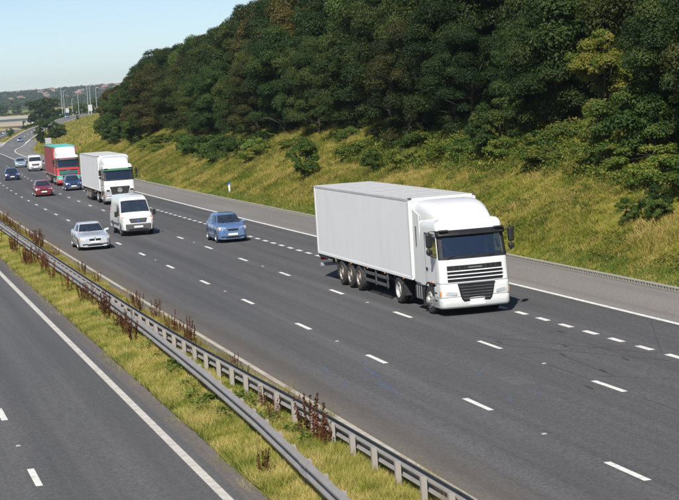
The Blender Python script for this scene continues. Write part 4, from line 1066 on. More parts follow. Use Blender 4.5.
car('saloon_car', 'navy blue saloon car in the middle lane behind the red car', 'car', 'car_navy', 233.6, 1.72, L=4.5, Wd=1.80, H=1.43, hood=.90, wsx=1.45, roof0=2.15, roof1=3.4, tailx=4.2, boot=1.02, grille='wide', wheel=.31, fa=.8, ra=3.5, nose=.64)
car('estate_car', 'pale blue silver car beside the far white van', 'car', 'car_skyblue', 299, 5.3, L=4.3, Wd=1.76, H=1.46, hood=.92, wsx=1.2, roof0=1.95, roof1=3.6, tailx=4.35, boot=1.05, grille='slot', nose=.64)
car('estate_car', 'blue car coming down the slip road bend', 'car', 'car_blue', 632, float(ramp_edge(632))-2.6, zf=ramp_z)
car('estate_car', 'bright blue car climbing away at the top of the slip road', 'car', 'car_blue', 805, float(ramp_edge(805))-5.6, zf=ramp_z)
car('estate_car', 'blue car on the distant motorway bend before the bridge', 'car', 'car_blue', 985, 2.2+float(main_off(985)))
car('estate_car', 'pale car following on the distant motorway bend', 'car', 'car_skyblue', 1045, 5.6+float(main_off(1045)))

# ---- vans
def van(name, label, s, lat, grey='greyp', H=2.32, L=5.6, Wd=1.98):
    e = empty(name); tag(e, label, 'van'); place_vehicle(e, s, lat, .004)
    hw = Wd/2; P = M['lorry_white']
    prof = [(0, .34, 1.0, .88), (.05, .34, 1.04, .93), (.45, .34, 1.14, .985), (.75, .34, 1.25, 1.0), (1.0, .34, 1.36, 1.0)]
    # cargo body + cab as stations: x back, sill, roof height, half width at sill, at roof
    xs = np.linspace(0, L, 70); wr = .36
    roofz = np.interp(xs, [0, .05, .5, .78, .95, 1.62, 1.85, 2.5, L-.08, L], [.98, 1.03, 1.15, 1.24, 1.32, H-.24, H-.10, H, H-.02, H-.12])
    rings = []
    for x, tz in zip(xs, roofz):
        w = np.interp(x, [0, .06, .3, .8, 5, L-.1, L], [.80, .90, .96, 1, 1, .99, .96])*hw
        zb = .36
        for ax in (.95, 4.25):
            d = abs(x-ax)
            if d < wr+.07: zb = max(zb, wr+math.sqrt((wr+.07)**2-d*d))
        zb = min(zb, tz-.2); tw = w*np.interp(tz, [1.0, 1.35, H-.25, H], [.93, .93, .84, .80])
        half = [(w*.96, zb), (w, zb+.04), (w, max(zb+.06, .8)), (min(w*.985, w), min(max(zb+.08, 1.12), tz-.06)), (w*.93+(tw-w*.93)*.6, max(zb+.1, tz*.55+.5)) if tz > 1.4 else (w*.95, tz-.05),
                (tw, tz-.07), (tw*.94, tz-.015), (tw*.5, tz+.012), (0, tz+.018)]
        rings.append([(-x, -a, b) for a, b in half]+[(-x, a, b) for a, b in reversed(half[:-1])])
    b = MB(); b.loft(rings, closed=False, caps=False)
    for r_ in (rings[0], rings[-1]): b.add(r_, [tuple(range(len(r_)))])
    b.build('body', P, e, angle=38)
    MB().box(-L+.2, -.2, -hw+.22, hw-.22, .25, .7).build('underbody', M['chassis'], e)
    # windscreen follows the slope
    def zs(x): return float(np.interp(x, xs, roofz))
    rows = []
    for x in (1.0, 1.2, 1.4, 1.6):
        tz = zs(x)+.022; w = hw*np.interp(tz, [1.35, 2.1], [.88, .78]); rows.append([(-x+.012*(1-abs(k)), k*w, tz-.03*abs(k)**4) for k in np.linspace(-1, 1, 9)])
    MB().loft(rows, closed=False, caps=False).build('windscreen', M['glass'], e, smooth=True)
    for sg in (-1, 1):
        q = [(-1.28, sg*(hw*.975), 1.26), (-2.0, sg*(hw*.985), 1.26), (-2.0, sg*(hw*.925), 1.86), (-1.68, sg*(hw*.925), 1.86)]
        q = [(a, b_+sg*.02, c) for a, b_, c in q]; MB().add(q, [(0, 1, 2, 3)]).build('side_window', M['glass'], e)
        MB().hexa([(-.05, sg*hw*.54, .84), (-.22, sg*hw*.93, .86), (-.4, sg*hw*.93, .86), (-.2, sg*hw*.54, .84), (-.16, sg*hw*.62, 1.07), (-.46, sg*hw*.955, 1.16), (-.6, sg*hw*.955, 1.16), (-.36, sg*hw*.62, 1.08)]).build('headlight', M['lens'], e, bevel=.02)
        MB().hexa([(-.22, sg*hw*.80, 1.0), (-.36, sg*hw*.94, 1.04), (-.5, sg*hw*.94, 1.04), (-.36, sg*hw*.8, 1.0), (-.27, sg*hw*.82, 1.1), (-.45, sg*hw*.965, 1.14), (-.55, sg*hw*.965, 1.14), (-.4, sg*hw*.82, 1.1)]).build('indicator', M['amber'], e)
        MB().tube([(-1.2, sg*hw*.95, 1.25), (-1.12, sg*(hw+.14), 1.22)], .03, 6).build('mirror_arm', M['blackp'], e)
        MB().box(-1.2, -1.06, sg*(hw+.08) if sg > 0 else -hw-.26, hw+.26 if sg > 0 else -hw-.08, 1.14, 1.48).build('mirror', M['blackp'], e, bevel=.04)
        MB().box(-4.9, -1.3, sg*hw*.99 if sg > 0 else -hw*1.0-.025, hw*1.0+.025 if sg > 0 else -hw*.99, .62, .74).build('rub_strip', M[grey], e, bevel=.01)
        MB().box(-L-.01, -L+.12, sg*hw*.80 if sg > 0 else -hw*.93, hw*.93 if sg > 0 else -hw*.80, .9, 1.5).build('tail_light', M['redlens'], e, bevel=.02)
        MB().box(-2.08, -2.05, sg*hw*.99 if sg > 0 else -hw-.004, hw+.004 if sg > 0 else -hw*.99, .5, 1.9).build('door_seam', M['greyp'], e)
        for x in (.95, 4.25): car_wheel(e, -x, sg*(hw-.13), wr, .23, 'greyp', 6)
    m = MB(); m.hexa([(-.35, -hw*.99, .30), (.06, -hw*.72, .30), (.06, hw*.72, .30), (-.35, hw*.99, .30), (-.35, -hw*1.0, .76), (.07, -hw*.74, .72), (.07, hw*.74, .72), (-.35, hw*1.0, .76)])
    m.build('bumper', M[grey], e, bevel=.05)
    g = MB().prism([(-.46, .80), (.46, .80), (.54, 1.05), (-.54, 1.05)], -.06, .03, 'x').build('grille', M['blackp'], e, bevel=.015)
    for z in (.85, .92, .99): MB().box(.028, .045, -.47, .47, z-.012, z+.012).build('grille_bar', M['alloy'], g)
    MB().tube([(.03, 0, .93), (.055, 0, .93)], .06, 12).build('badge', M['post_blue'], e)
    MB().box(.07, .085, -.27, .27, .50, .61).build('number_plate', M['plate'], e, bevel=.004)
    MB().box(.055, .075, -.6, .6, .36, .44).build('air_intake', M['blackp'], e)
    MB().tube([(-.98, -.5, 1.36), (-1.12, .05, 1.45)], .012, 5).build('wiper', M['blackp'], e); MB().tube([(-.98, .05, 1.36), (-1.12, .6, 1.45)], .012, 5).build('wiper', M['blackp'], e)
    return e
van('panel_van', 'white panel van with grey bumper beside the silver saloon', 114.4, 1.93)
van('panel_van', 'white van with pale bumper following behind the red lorry', 268.5, 6.2, grey='silver_dark', H=2.2, L=5.2)
for (s, l, lab) in [(1310, 3.5, 'small white box lorry on the distant motorway under the bridge'), (1400, 7.0, 'white lorry beyond the bridge on the distant motorway')]:
    e = empty('box_lorry'); tag(e, lab, 'lorry'); place_vehicle(e, s, l+float(main_off(s)))
    MB().box(-8, -1.9, -1.25, 1.25, .9, 3.7).build('cargo_box', M['trailer_white'], e, bevel=.05)
    MB().prism([(0, .5), (0, 1.5), (-.35, 2.7), (-1.8, 2.8), (-1.8, .5)], -1.2, 1.2).build('cab', M['lorry_white'], e, bevel=.08)
    MB().prism([(.01, 1.5), (-.34, 2.5), (-.36, 2.5), (-.02, 1.5)], -1.1, 1.1).build('windscreen', M['glass'], e)
    for x in (-1.2, -6.3):
        for y in (-1.05, 1.05): lorry_wheel(e, x, y)

# ---- articulated lorries
def cab_ring(z, fx, hw, rx=-2.28, rc=.16, bow=.05):
    xs_ = [rx, -1.62, -1.36, -.62, fx-rc-.02]
    R = [(x, -hw, z) for x in xs_]
    for k in range(1, 4): a = k/4*math.pi/2; R.append((fx-rc+rc*math.sin(a)-.0, -hw+rc-rc*math.cos(a), z))
    for k in range(11): t = k/10*2-1; R.append((fx+bow*(1-t*t), t*(hw-rc), z))
    for k in range(1, 4): a = math.pi/2-k/4*math.pi/2; R.append((fx-rc+rc*math.sin(a), hw-rc+rc*math.cos(a), z))
    R += [(x, hw, z) for x in reversed(xs_)]
    return R      # side: 0..4, corner 5..7, front 8..18, corner 19..21, side 22..26

def lorry(name, label, s, lat, style, trailer_len=13.65, front_gap=3.2, htop=3.86):
    e = empty(name); tag(e, label, 'lorry'); place_vehicle(e, s, lat, .004)
    S = dict(white=dict(cab='lorry_white', low='lorry_white', roof='lorry_white', grille='lorry_white', defl='lorry_white', visor='blackp', box='trailer_white', top='roof_white', front='trailer_white', bar='lorry_white', skirt='lorry_white'),
             grey=dict(cab='lorry_white', low='silver_dark', roof='lorry_white', grille='lorry_white', defl='lorry_white', visor='green_visor', box='trailer_white', top='roof_white', front='trailer_white', bar='blackp', skirt='silver_dark'),
             red=dict(cab='red', low='teal', roof='lorry_white', grille='red', defl='lorry_white', visor='greyp', box='curtain_red', top='teal', front='red', bar='teal', skirt='red'))[style]
    hw = 1.225
    # cab shell with openings for windscreen and door windows
    lev = [(.30, -.06, 1.19), (.42, 0, hw), (.95, .0, hw), (1.10, -.01, hw), (1.16, -.05, hw), (1.55, -.07, hw), (1.93, -.10, hw), (2.0, -.115, hw), (2.30, -.19, hw-.012), (2.72, -.29, hw-.03), (2.80, -.30, hw-.035), (2.95, -.34, hw-.045)]
    rings = [cab_ring(z, fx, w) for z, fx, w in lev]
    def skip(i, k):
        if i in (7, 8) and 8 <= k <= 17: return True                 # windscreen
        if i in (7, 8) and (k in (2,) or k == 23): return True        # door windows
        if i in (7, 8) and k in (3, 22): return True
        if i in (0, 1, 2) and k in (2, 23): return True               # wheel arch (rear of it)
        if i in (0, 1) and k in (0, 1, 24, 25): return True
        return False
    SPL = 5 if style == 'white' else 3
    low = MB().loft(rings[:SPL+1], closed=False, caps=False, skip=lambda i, k: skip(i, k)); low.build('cab_front' if style != 'white' else 'cab_lower', M[S['low'] if style != 'white' else 'lorry_white'], e, angle=45) if style != 'x' else None
    up = MB().loft(rings[SPL:], closed=False, caps=False, skip=lambda i, k: skip(i+SPL, k)); up.build('cab_shell', M[S['cab']], e, angle=45)
    MB().box(-2.27, -2.22, -hw+.02, hw-.02, .95, 2.95).build('rear_wall', M[S['cab']], e)
    # high roof
    roof = [(2.95, -.34, hw-.045), (3.05, -.36, hw-.055), (3.15, -.44, hw-.085), (3.21, -.58, hw-.15), (3.23, -.80, hw-.26)]
    MB().loft([cab_ring(z, fx, w, bow=.06) for z, fx, w in roof], closed=False, caps=True).build('roof', M[S['roof']], e, angle=50)
    # air deflector on the roof
    rg = []
    zt = htop-.05
    for x, z, w in ((-.66, 3.19, .88), (-.76, 3.31, .92), (-1.05, 3.47, .98), (-1.4, 3.62, 1.04), (-1.8, 3.74, 1.09), (-2.3, zt, 1.13), (-2.75, zt+.02, 1.15)):
        hgt = z-3.12; rg.append([(x, -w, 3.12)] + [(x, -w*math.copysign(abs(math.cos(a))**.34, math.cos(a)), 3.12+hgt*abs(math.sin(a))**.34) for a in np.linspace(.12, math.pi-.12, 17)] + [(x, w, 3.12)])
    MB().loft(rg, closed=False, caps=True).build('air_deflector', M[S['defl']], e, angle=50)
    # side fairings behind the cab
    for sg in (-1, 1):
        f = MB().hexa([(-3.02, sg*(hw-.05), .98), (-2.28, sg*(hw-.03), .98), (-2.28, sg*hw, .98), (-3.02, sg*(hw-.01), .98), (-3.02, sg*(hw-.08), 3.55), (-2.28, sg*(hw-.08), 3.35), (-2.28, sg*(hw-.045), 3.35), (-3.02, sg*(hw-.04), 3.55)])
        f.build('side_fairing', M[S['defl']], e, bevel=.015)
        MB().box(-2.62, -2.57, sg*(hw-.02) if sg > 0 else -hw-.006, hw+.006 if sg > 0 else -hw+.02, 2.25, 2.95).build('fairing_slot', M['greyp'], e)
        # door with shut lines, handle, window
        d = MB()
        for (x0, x1, z0, z1) in ((-1.62, -1.60, 1.05, 2.78), (-.50, -.485, 1.05, 2.0), (-1.62, -.49, 1.045, 1.06), (-1.62, -.55, 2.78, 2.795)):
            d.box(x0, x1, sg*(hw-.03) if sg > 0 else -hw-.0035, hw+.0035 if sg > 0 else -hw+.03, z0, z1)
        d.build('door_seam', M['greyp'], e)
        MB().box(-1.52, -1.36, sg*hw if sg > 0 else -hw-.03, hw+.03 if sg > 0 else -hw, 1.50, 1.60).build('door_handle', M['blackp'], e, bevel=.01)
        q = [(-1.36, sg*(hw-.012), 2.0), (-.32, sg*(hw-.012), 2.0), (-.45, sg*(hw-.034), 2.72), (-1.36, sg*(hw-.034), 2.72)]
        MB().add(q, [(0, 1, 2, 3)]).build('side_window', M['screen'], e)
        # mirrors
        for (z0, z1, yw) in ((2.36, 2.84, .20), (2.12, 2.30, .20)):
            y0, y1 = (hw+.14, hw+.14+yw)
            MB().box(-.42, -.24, sg*y0 if sg > 0 else -y1, y1 if sg > 0 else -y0, z0, z1).build('mirror', M['blackp'], e, bevel=.05)
        MB().tube([(-.38, sg*(hw-.02), 2.88), (-.33, sg*(hw+.22), 2.9), (-.33, sg*(hw+.25), 2.1), (-.38, sg*(hw-.01), 1.98)], .022, 6).build('mirror_arm', M['blackp'], e)
        # wheel arch rim, steps, mudguard
        n = 14; arch = MB(); R0, R1 = .55, .62
        for k in range(n):
            a0, a1 = math.pi*k/n, math.pi*(k+1)/n
            for (ra_, rb_) in ((R0, R1),):
                q = [(-1.36+.0+ra_*math.cos(a0), sg*(hw+.004), .49+ra_*math.sin(a0)), (-1.36+rb_*math.cos(a0), sg*(hw+.004), .49+rb_*math.sin(a0)), (-1.36+rb_*math.cos(a1), sg*(hw+.004), .49+rb_*math.sin(a1)), (-1.36+ra_*math.cos(a1), sg*(hw+.004), .49+ra_*math.sin(a1))]
                arch.hexa([(p[0], p[1]-sg*.25, p[2]) for p in q]+q)
        arch.build('wheel_arch', M['blackp'], e)
        MB().prism([(-.50, .30), (-.78, .62), (-.80, .98), (-.42, .98), (-.42, .3)], sg*(hw-.20) if sg > 0 else -hw-.002, hw+.002 if sg > 0 else -(hw-.2)).build('step_panel', M[S['skirt']], e, bevel=.02)
        for z in (.52, .78): MB().box(-.74, -.50, sg*(hw-.02) if sg > 0 else -hw-.006, hw+.006 if sg > 0 else -hw+.02, z-.03, z+.03).build('step', M['blackp'], e)
        MB().box(-2.12, -1.98, sg*(hw-.36) if sg > 0 else -hw, hw if sg > 0 else -(hw-.36), .22, .85).build('mudflap', M['rubber'], e)
        # lamps on the bumper corners
        y0, y1 = .70, 1.10
        hl = MB().hexa([(.062, sg*y0, .71), (-.005, sg*y1, .71), (-.2, sg*y1, .71), (-.1, sg*y0, .71), (.062, sg*y0, .82), (-.01, sg*y1, .87), (-.2, sg*y1, .87), (-.1, sg*y0, .82)]).build('headlight', M['lens'], e, bevel=.015)
        MB().hexa([(.008, sg*1.06, .71), (-.10, sg*(hw+.012), .71), (-.2, sg*(hw+.012), .71), (-.2, sg*1.06, .71), (.004, sg*1.06, .86), (-.10, sg*(hw+.012), .86), (-.2, sg*(hw+.012), .86), (-.2, sg*1.06, .86)]).build('indicator', M['amber'], hl, bevel=.01)
        MB().box(-1.0, -.92, sg*hw-.0 if sg > 0 else -hw-.025, hw+.025 if sg > 0 else -hw, 1.10, 1.16).build('side_marker', M['amber'], e)
        for x, z in ((-.44, 3.06),): MB().box(x, x+.03, sg*.8-.04, sg*.8+.04, z, z+.04).build('marker_lamp', M['lens'], e)
    # bumper
    MB().loft([cab_ring(z, fx, w, rx=-.30, rc=.2, bow=.07) for z, fx, w in ((.27, -.05, 1.20), (.34, .015, hw+.004), (.60, .022, hw+.006), (.64, .005, hw))], closed=False, caps=True).build('bumper', M[S['skirt']], e, angle=50)
    MB().box(.085, .10, -.28, .28, .36, .47).build('number_plate', M['plate'], e, bevel=.004)
    # grilles
    if style == 'grey':
        g = MB().prism([(-.62, .78), (.62, .78), (.80, 1.45), (-.80, 1.45)], -.1, .07, 'x').build('grille', M['blackp'], e, bevel=.03)
        for k in range(5): MB().box(.07, .085, -.6-.03*k, .6+.03*k, .88+.12*k, .91+.12*k).build('grille_slat', M['greyp'], g)
        star = MB()
        for k in range(3):
            a = math.pi/2+k*2*math.pi/3; c, s_ = math.cos(a), math.sin(a)
            star.add([(.10, .16*c, 1.15+.16*s_), (.09, -.03*s_, 1.15+.03*c), (.09, .03*s_, 1.15-.03*c)], [(0, 1, 2)])
        star.lathe([(0, .15), (0, .175)], 0, 0, 2)
        ring = MB().tube([(.09, .165*math.cos(2*math.pi*k/24), 1.15+.165*math.sin(2*math.pi*k/24)) for k in range(25)], .015, 6)
        star.v = star.v[:9]; star.f = star.f[:3]; star.add(ring.v, ring.f); star.build('star_badge', M['post_white'], g)
        for sg in (-1, 1): MB().box(.02, .05, sg*.82 if sg > 0 else -1.1, 1.1 if sg > 0 else -.82, 1.12, 1.22).build('corner_vent', M['blackp'], e)
    else:
        g = MB().prism([(-.46, .47), (.46, .47), (.54, .56), (.66, 1.12), (-.66, 1.12), (-.54, .56)], -.1, .085, 'x').build('lower_grille', M['blackp'], e, bevel=.02)
        for k in range(5): MB().box(.085, .105, -.48-.03*k, .48+.03*k, .575+.1*k, .60+.1*k).build('grille_slat', M['greyp'], g)
        MB().box(.07, .10, -.66, .66, 1.105, 1.14).build('grille_top_bar', M['silver_dark'], g)
        ug = MB().loft([[(x_+.055*(1-(t/1.1)**2), t, z) for z, x_ in ((1.17, -.022), (1.71, -.047))] + [(-.15, t, 1.71), (-.15, t, 1.17)] for t in np.linspace(-.97, .97, 11)]).build('upper_grille', M['blackp'], e, bevel=.01)
        for (z, h_) in ((1.28, .03), (1.405, .032), (1.53, .034)):
            rb = [[(x_, t*.98, zz) for x_, zz in ((-.1, z-h_/2), (.012+.055*(1-t*t*.8), z-h_/2), (.004+.055*(1-t*t*.8), z+h_/2), (-.1, z+h_/2))] for t in np.linspace(-1, 1, 11)]
            MB().loft(rb).build('grille_bar', M[S['bar']], ug)
        MB().box(.03, .05, -.25, .25, 1.61, 1.65).build('name_bar', M['alloy'], ug)
        for k in range(-4, 5): MB().box(-.02+.055*(1-(k/5)**2), .012+.055*(1-(k/5.2)**2), k*.185-.005, k*.185+.005, 1.575, 1.69).build('grille_fin', M['greyp'], ug)
    for z_, w_ in ((1.128, hw), (.655, hw)):
        MB().loft([cab_ring(z, (-.012 if z_ > 1 else .0)+.004, w_+.003, bow=.052)[3:24] for z in (z_-.007, z_+.007)], closed=False, caps=False).build('panel_seam', M['greyp'], e)
    # windscreen, surround, visor, wipers
    ws = [[p for p in cab_ring(z, fx+.006, w)[8:19]] for z, fx, w in ((2.0, -.115, hw), (2.30, -.19, hw-.012), (2.72, -.29, hw-.03))]
    MB().loft(ws, closed=False, caps=False).build('windscreen', M['screen'], e, smooth=True)
    band = [[p for p in cab_ring(z, fx+.010, w+.004, rc=.17)[5:22]] for z, fx, w in ((1.93, -.095, hw), (2.03, -.12, hw))]
    MB().loft(band, closed=False, caps=False).build('screen_surround', M['blackp'], e)
    for sg in (-1, 1):
        pb = [[p for p in (cab_ring(z, fx+.008, w+.003)[5:9] if sg < 0 else cab_ring(z, fx+.008, w+.003)[18:22])] for z, fx, w in ((2.0, -.115, hw), (2.30, -.19, hw-.012), (2.72, -.29, hw-.03))]
        MB().loft(pb, closed=False, caps=False).build('screen_pillar', M['blackp'], e)
    vz = [cab_ring(z, fx, w, rc=.2, bow=.07)[4:23] for z, fx, w in ((2.70, -.16, hw+.0), (2.74, -.12, hw+.01), (2.86, -.20, hw), (2.90, -.30, hw-.03))]
    MB().loft(vz, closed=False, caps=False).build('sun_visor', M[S['visor']], e, angle=60)
    for sg in (-1, 1): MB().box(-.27, -.10, sg*.98-.16, sg*.98+.16, 2.86, 2.93).build('roof_marker', M['blackp'], e, bevel=.02)
    for (y0, y1) in ((-.95, -.25), (-.1, .62), (.55, 1.02)): MB().tube([(-.03, y0, 1.97), (-.10, (y0+y1)/2, 2.05), (-.125, y1, 2.10)], .014, 5).build('wiper', M['blackp'], e)
    # inside of the cab
    inn = MB(); inn.add([(-.2, -1.17, 1.2), (-.2, 1.17, 1.2), (-2.15, 1.17, 1.2), (-2.15, -1.17, 1.2), (-.5, -1.12, 2.93), (-.5, 1.12, 2.93), (-2.15, 1.12, 2.93), (-2.15, -1.12, 2.93)], [(0, 1, 2, 3), (2, 3, 7, 6), (4, 5, 6, 7)])
    inn.build('cab_interior', M['interior'], e)
    MB().prism([(-.16, 1.4), (-.16, 1.93), (-.45, 2.02), (-.7, 1.85), (-.7, 1.4)], -1.15, 1.15).build('dashboard', M['interior'], e, bevel=.03)
    for y in (-.62, .62):
        st = MB().hexa([(-1.5, y-.27, 1.5), (-.95, y-.27, 1.5), (-.95, y+.27, 1.5), (-1.5, y+.27, 1.5), (-1.5, y-.27, 1.68), (-.95, y-.25, 1.68), (-.95, y+.25, 1.68), (-1.5, y+.27, 1.68)])
        st.hexa([(-1.6, y-.26, 1.65), (-1.42, y-.26, 1.65), (-1.42, y+.26, 1.65), (-1.6, y+.26, 1.65), (-1.72, y-.2, 2.55), (-1.58, y-.2, 2.55), (-1.58, y+.2, 2.55), (-1.72, y+.2, 2.55)])
        st.build('seat', M['seat'], e, bevel=.05)
    MB().tube([(-.78+.08*math.sin(a), -.62+.23*math.cos(a), 1.98+.2*math.sin(a)) for a in np.linspace(0, 2*math.pi, 20)], .018, 6).build('steering_wheel', M['blackp'], e)
    if style == 'white':
        for sg in (-1, 1): MB().hexa([(-.36, sg*1.06, 2.2), (-.35, sg*1.02, 2.2), (-.35, sg*.96, 2.17), (-.36, sg*1.0, 2.17), (-.40, sg*.98, 2.5), (-.39, sg*.94, 2.5), (-.39, sg*.90, 2.47), (-.40, sg*.94, 2.47)] if sg > 0 else
                                             [(-.34, -.66, 2.08), (-.33, -.70, 2.08), (-.33, -.76, 2.11), (-.34, -.72, 2.11), (-.42, -.92, 2.42), (-.41, -.96, 2.42), (-.41, -1.0, 2.45), (-.42, -.96, 2.45)]).build('cab_pennant', M['hivis'], e)
    # chassis of the tractor
    for sg in (-1, 1): MB().box(-6.2, -.3, sg*.33 if sg > 0 else -.45, .45 if sg > 0 else -.33, .72, .98).build('chassis_rail', M['chassis'], e)
    MB().box(-1.9, -.25, -.9, .9, .45, .95).build('engine', M['chassis'], e)
    for sg in (-1, 1):
        y0, y1 = (.62, 1.16) if sg > 0 else (-1.16, -.62)
        MB().box(-3.25, -2.3, y0, y1, .36, .84).build('fuel_tank' if sg > 0 else 'battery_box', M['chassis'] if sg < 0 else M['silver_dark'], e, bevel=.05)
        MB().tube([(-2.35, sg*1.05, .92), (-3.1, sg*1.05, .92)], .09, 8).build('air_tank', M['silver_dark' if sg < 0 else 'chassis'], e)
        for q in range(3): MB().tube([(-2.45-.25*q, sg*1.17, .40), (-2.45-.25*q, sg*1.17, .86)], .02, 5).build('tank_strap', M['alloy'], e)
        lorry_wheel(e, -1.36, sg*1.07, .49, .31, 'rim_white', .0)
        for yy in (1.08, .76):
            lorry_wheel(e, -5.16, sg*yy, .49, .28, 'rim_white', -.14 if yy > 1 else -.02)
        mg = MB(); R0, n = .56, 12
        for k in range(n):
            a0, a1 = math.radians(25)+math.radians(130)*k/n, math.radians(25)+math.radians(130)*(k+1)/n
            q = [(-5.16+r_*math.cos(a), yy, .49+r_*math.sin(a)) for r_, a in ((R0, a0), (R0+.025, a0), (R0+.025, a1), (R0, a1)) for yy in (sg*1.22,)]
            q2 = [(p[0], sg*.62, p[2]) for p in q]; mg.hexa(q+q2)
        mg.build('mudguard', M['blackp'], e)
        MB().hexa([(-4.58, sg*1.2, .34), (-4.42, sg*1.2, .34), (-4.42, sg*.7, .34), (-4.58, sg*.7, .34), (-4.66, sg*1.2, .82), (-4.60, sg*1.2, .86), (-4.60, sg*.7, .86), (-4.66, sg*.7, .82)]).build('mudguard_flap', M['blackp'], e)
    MB().box(-5.9, -4.4, -.5, .5, .98, 1.08).build('fifth_wheel', M['chassis'], e)
    # trailer
    x0 = -front_gap; x1 = x0 - trailer_len; zb, zt_, tw = 1.05, htop, 1.245
    bx = MB().box(x1+.02, x0-.02, -tw+.03, tw-.03, zb+.02, zt_-.02).build('trailer_box', M[S['front']], e)
    for sg in (-1, 1):
        n = 13 if style != 'red' else 22; w = (trailer_len-.36)/n
        for k in range(n):
            a = x0-.18-k*w; y0, y1 = (tw-.032, tw) if sg > 0 else (-tw, -tw+.032)
            if style == 'red':     # curtain side with straps: gently pleated
                m = MB(); m.loft([[(xx, sg*(tw-.02+.018*math.cos(math.pi*2*q/4)), zb+.06), (xx, sg*(tw-.02+.018*math.cos(math.pi*2*q/4)), zt_-.12)] for q, xx in enumerate(np.linspace(a, a-w, 5))], closed=False, caps=False)
                m.build('curtain', M['curtain_red'], bx, smooth=True)
                MB().box(a-w-.02, a-w+.02, sg*tw if sg > 0 else -tw-.006, tw+.006 if sg > 0 else -tw, zb-.05, zt_-.1).build('curtain_strap', M['greyp'], bx)
            else: MB().box(a-w+.002, a-.002, y0, y1, zb+.06, zt_-.07).build('side_panel', M[S['box']], bx)
        y0, y1 = (tw-.06, tw+.012) if sg > 0 else (-tw-.012, -tw+.06)
        MB().box(x1, x0, y0, y1, zt_-.075, zt_+.012).build('top_rail', M[S['top']], bx, bevel=.008)
        MB().box(x1, x0, y0, y1, zb-.04, zb+.065).build('bottom_rail', M['silver_dark'] if style == 'red' else M[S['box']], bx, bevel=.008)
        MB().box(x0-.18, x0+.01, y0, y1, zb+.065, zt_-.075).build('front_post', M['lorry_white' if style != 'red' else 'red'], bx, bevel=.012)
        MB().box(x1-.012, x1+.17, y0, y1, zb+.065, zt_-.075).build('rear_post', M[S['front']], bx, bevel=.012)
    n = 13; w = (trailer_len-.1)/n
    for k in range(n):
        a = x0-.05-k*w
        MB().box(a-w+.01, a-.01, -tw+.07, tw-.07, zt_-.022, zt_+.004+.004*(k % 2)).build('roof_panel', M[S['top']], bx)
        MB().box(a-w-.03, a-w+.03, -tw+.07, tw-.07, zt_-.02, zt_+.016).build('roof_rib', M[S['top']], bx)
    MB().box(x0-.03, x0+.012, -tw+.05, tw-.05, zb, zt_-.08).build('front_wall', M[S['front']], bx)
    MB().box(x0-.05, x0+.02, -tw+.02, tw-.02, zt_-.1, zt_+.03).build('front_header', M['lorry_white' if style != 'red' else 'teal'], bx, bevel=.01)
    for sg in (-1, 1): MB().box(x0-.06, x0+.035, sg*tw-.12 if sg > 0 else -tw-.005, tw+.005 if sg > 0 else -tw+.12, zt_-.02, zt_+.045).build('corner_cap', M['greyp'], bx)
    for sg in (-1, 1): MB().box(x1+.1, x0-.9, sg*.40 if sg > 0 else -.52, .52 if sg > 0 else -.40, .80, zb-.04).build('trailer_rail', M['chassis'], e)
    cr = MB()
    for k in range(16): cr.box(x0-.9-k*.8, x0-.82-k*.8, -1.2, 1.2, .92, zb-.04)
    cr.build('cross_members', M['chassis'], e)
    axles = [x1+3.75, x1+5.05, x1+6.35]
    for ax in axles:
        for sg in (-1, 1): lorry_wheel(e, ax, sg*1.06, .49, .37, 'rim_dirty', -.10)
        MB().tube([(ax, -1.0, .49), (ax, 1.0, .49)], .08, 8).build('axle', M['chassis'], e)
    for sg in (-1, 1):
        y0, y1 = (1.20, 1.235) if sg > 0 else (-1.235, -1.20)
        ga, gb = axles[2]+.75, x0-3.2
        for z in (.52, .80): MB().box(ga, gb, y0, y1, z-.06, z+.06).build('side_guard', M['greyp' if style == 'white' else 'chassis'], e, bevel=.01)
        for x in (ga+.1, (ga+gb)/2, gb-.1): MB().box(x-.05, x+.05, y0-.0, y1-.004 if sg > 0 else y1, .42, zb-.04).build('guard_post', M['greyp' if style == 'white' else 'chassis'], e)
        for x in (x0-2.6,): MB().box(x-.08, x+.08, sg*.85-.08, sg*.85+.08, .28, zb-.04).build('landing_leg', M['chassis'], e)
        MB().box(axles[0]-.85, axles[0]-.80, sg*.86 if sg > 0 else -1.2, 1.2 if sg > 0 else -.86, .3, .95).build('mudflap', M['rubber'], e)
        for k in range(5): MB().box(x0-1.2-k*2.4, x0-1.12-k*2.4, sg*1.2 if sg > 0 else -1.255, 1.255 if sg > 0 else -1.2, .955, 1.005).build('side_marker', M['amber'], e)
        MB().box(x1-.03, x1+.04, sg*.75 if sg > 0 else -1.15, 1.15 if sg > 0 else -.75, .72, .86).build('tail_light', M['redlens'], e)
    MB().box(x1+.0, x1+.12, -1.18, 1.18, .46, .60).build('underrun_bar', M['silver_dark'], e, bevel=.015)
    for y in (-.6, .6): MB().box(x1+.04, x1+.12, y-.05, y+.05, .55, 1.0).build('underrun_bracket', M['chassis'], e)
    MB().box(x1+.05, x1+1.9, -1.22, 1.22, .88, zb-.04).build('rear_skirt', M['chassis'], e)
    MB().box(x1-.03, x1+.02, -tw+.05, tw-.05, zb, zt_-.05).build('rear_doors', M[S['front']], bx)
    return e
lorry('articulated_lorry', 'large white articulated lorry with plain white box trailer', 62.95, 5.73, 'white')
lorry('articulated_lorry', 'white articulated lorry with dark trapezoid grille and grey bumper, behind the white van', 153.2, 5.95, 'grey')
lorry('articulated_lorry', 'red and teal curtain sided lorry with white cab roof', 201.8, 6.25, 'red', htop=4.1)
HAZE = 0.0001
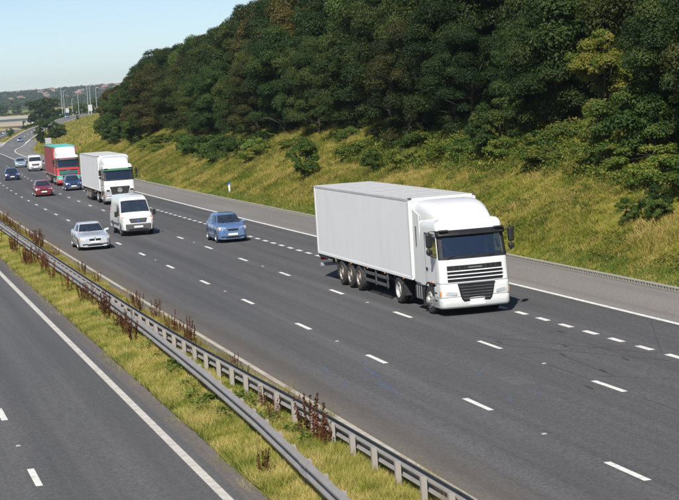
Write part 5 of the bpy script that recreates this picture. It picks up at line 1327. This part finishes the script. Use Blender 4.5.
# ------------------------------------------------------------------ haze over the whole valley
hz = MB().box(-2600, 4200, -400, 7500, -8.4, 110).build('haze', None)
tag(hz, 'thin pale blue haze over the valley', 'haze', kind='stuff')
hm = bpy.data.materials.new('haze_air'); hm.use_nodes = True; hm.node_tree.nodes.clear()
ho = hm.node_tree.nodes.new('ShaderNodeOutputMaterial'); hv = hm.node_tree.nodes.new('ShaderNodeVolumePrincipled')
hv.inputs['Color'].default_value = (0.80, 0.90, 1.0, 1); hv.inputs['Density'].default_value = HAZE; hv.inputs['Anisotropy'].default_value = 0.2
hm.node_tree.links.new(hv.outputs[0], ho.inputs['Volume']); hz.data.materials.append(hm)
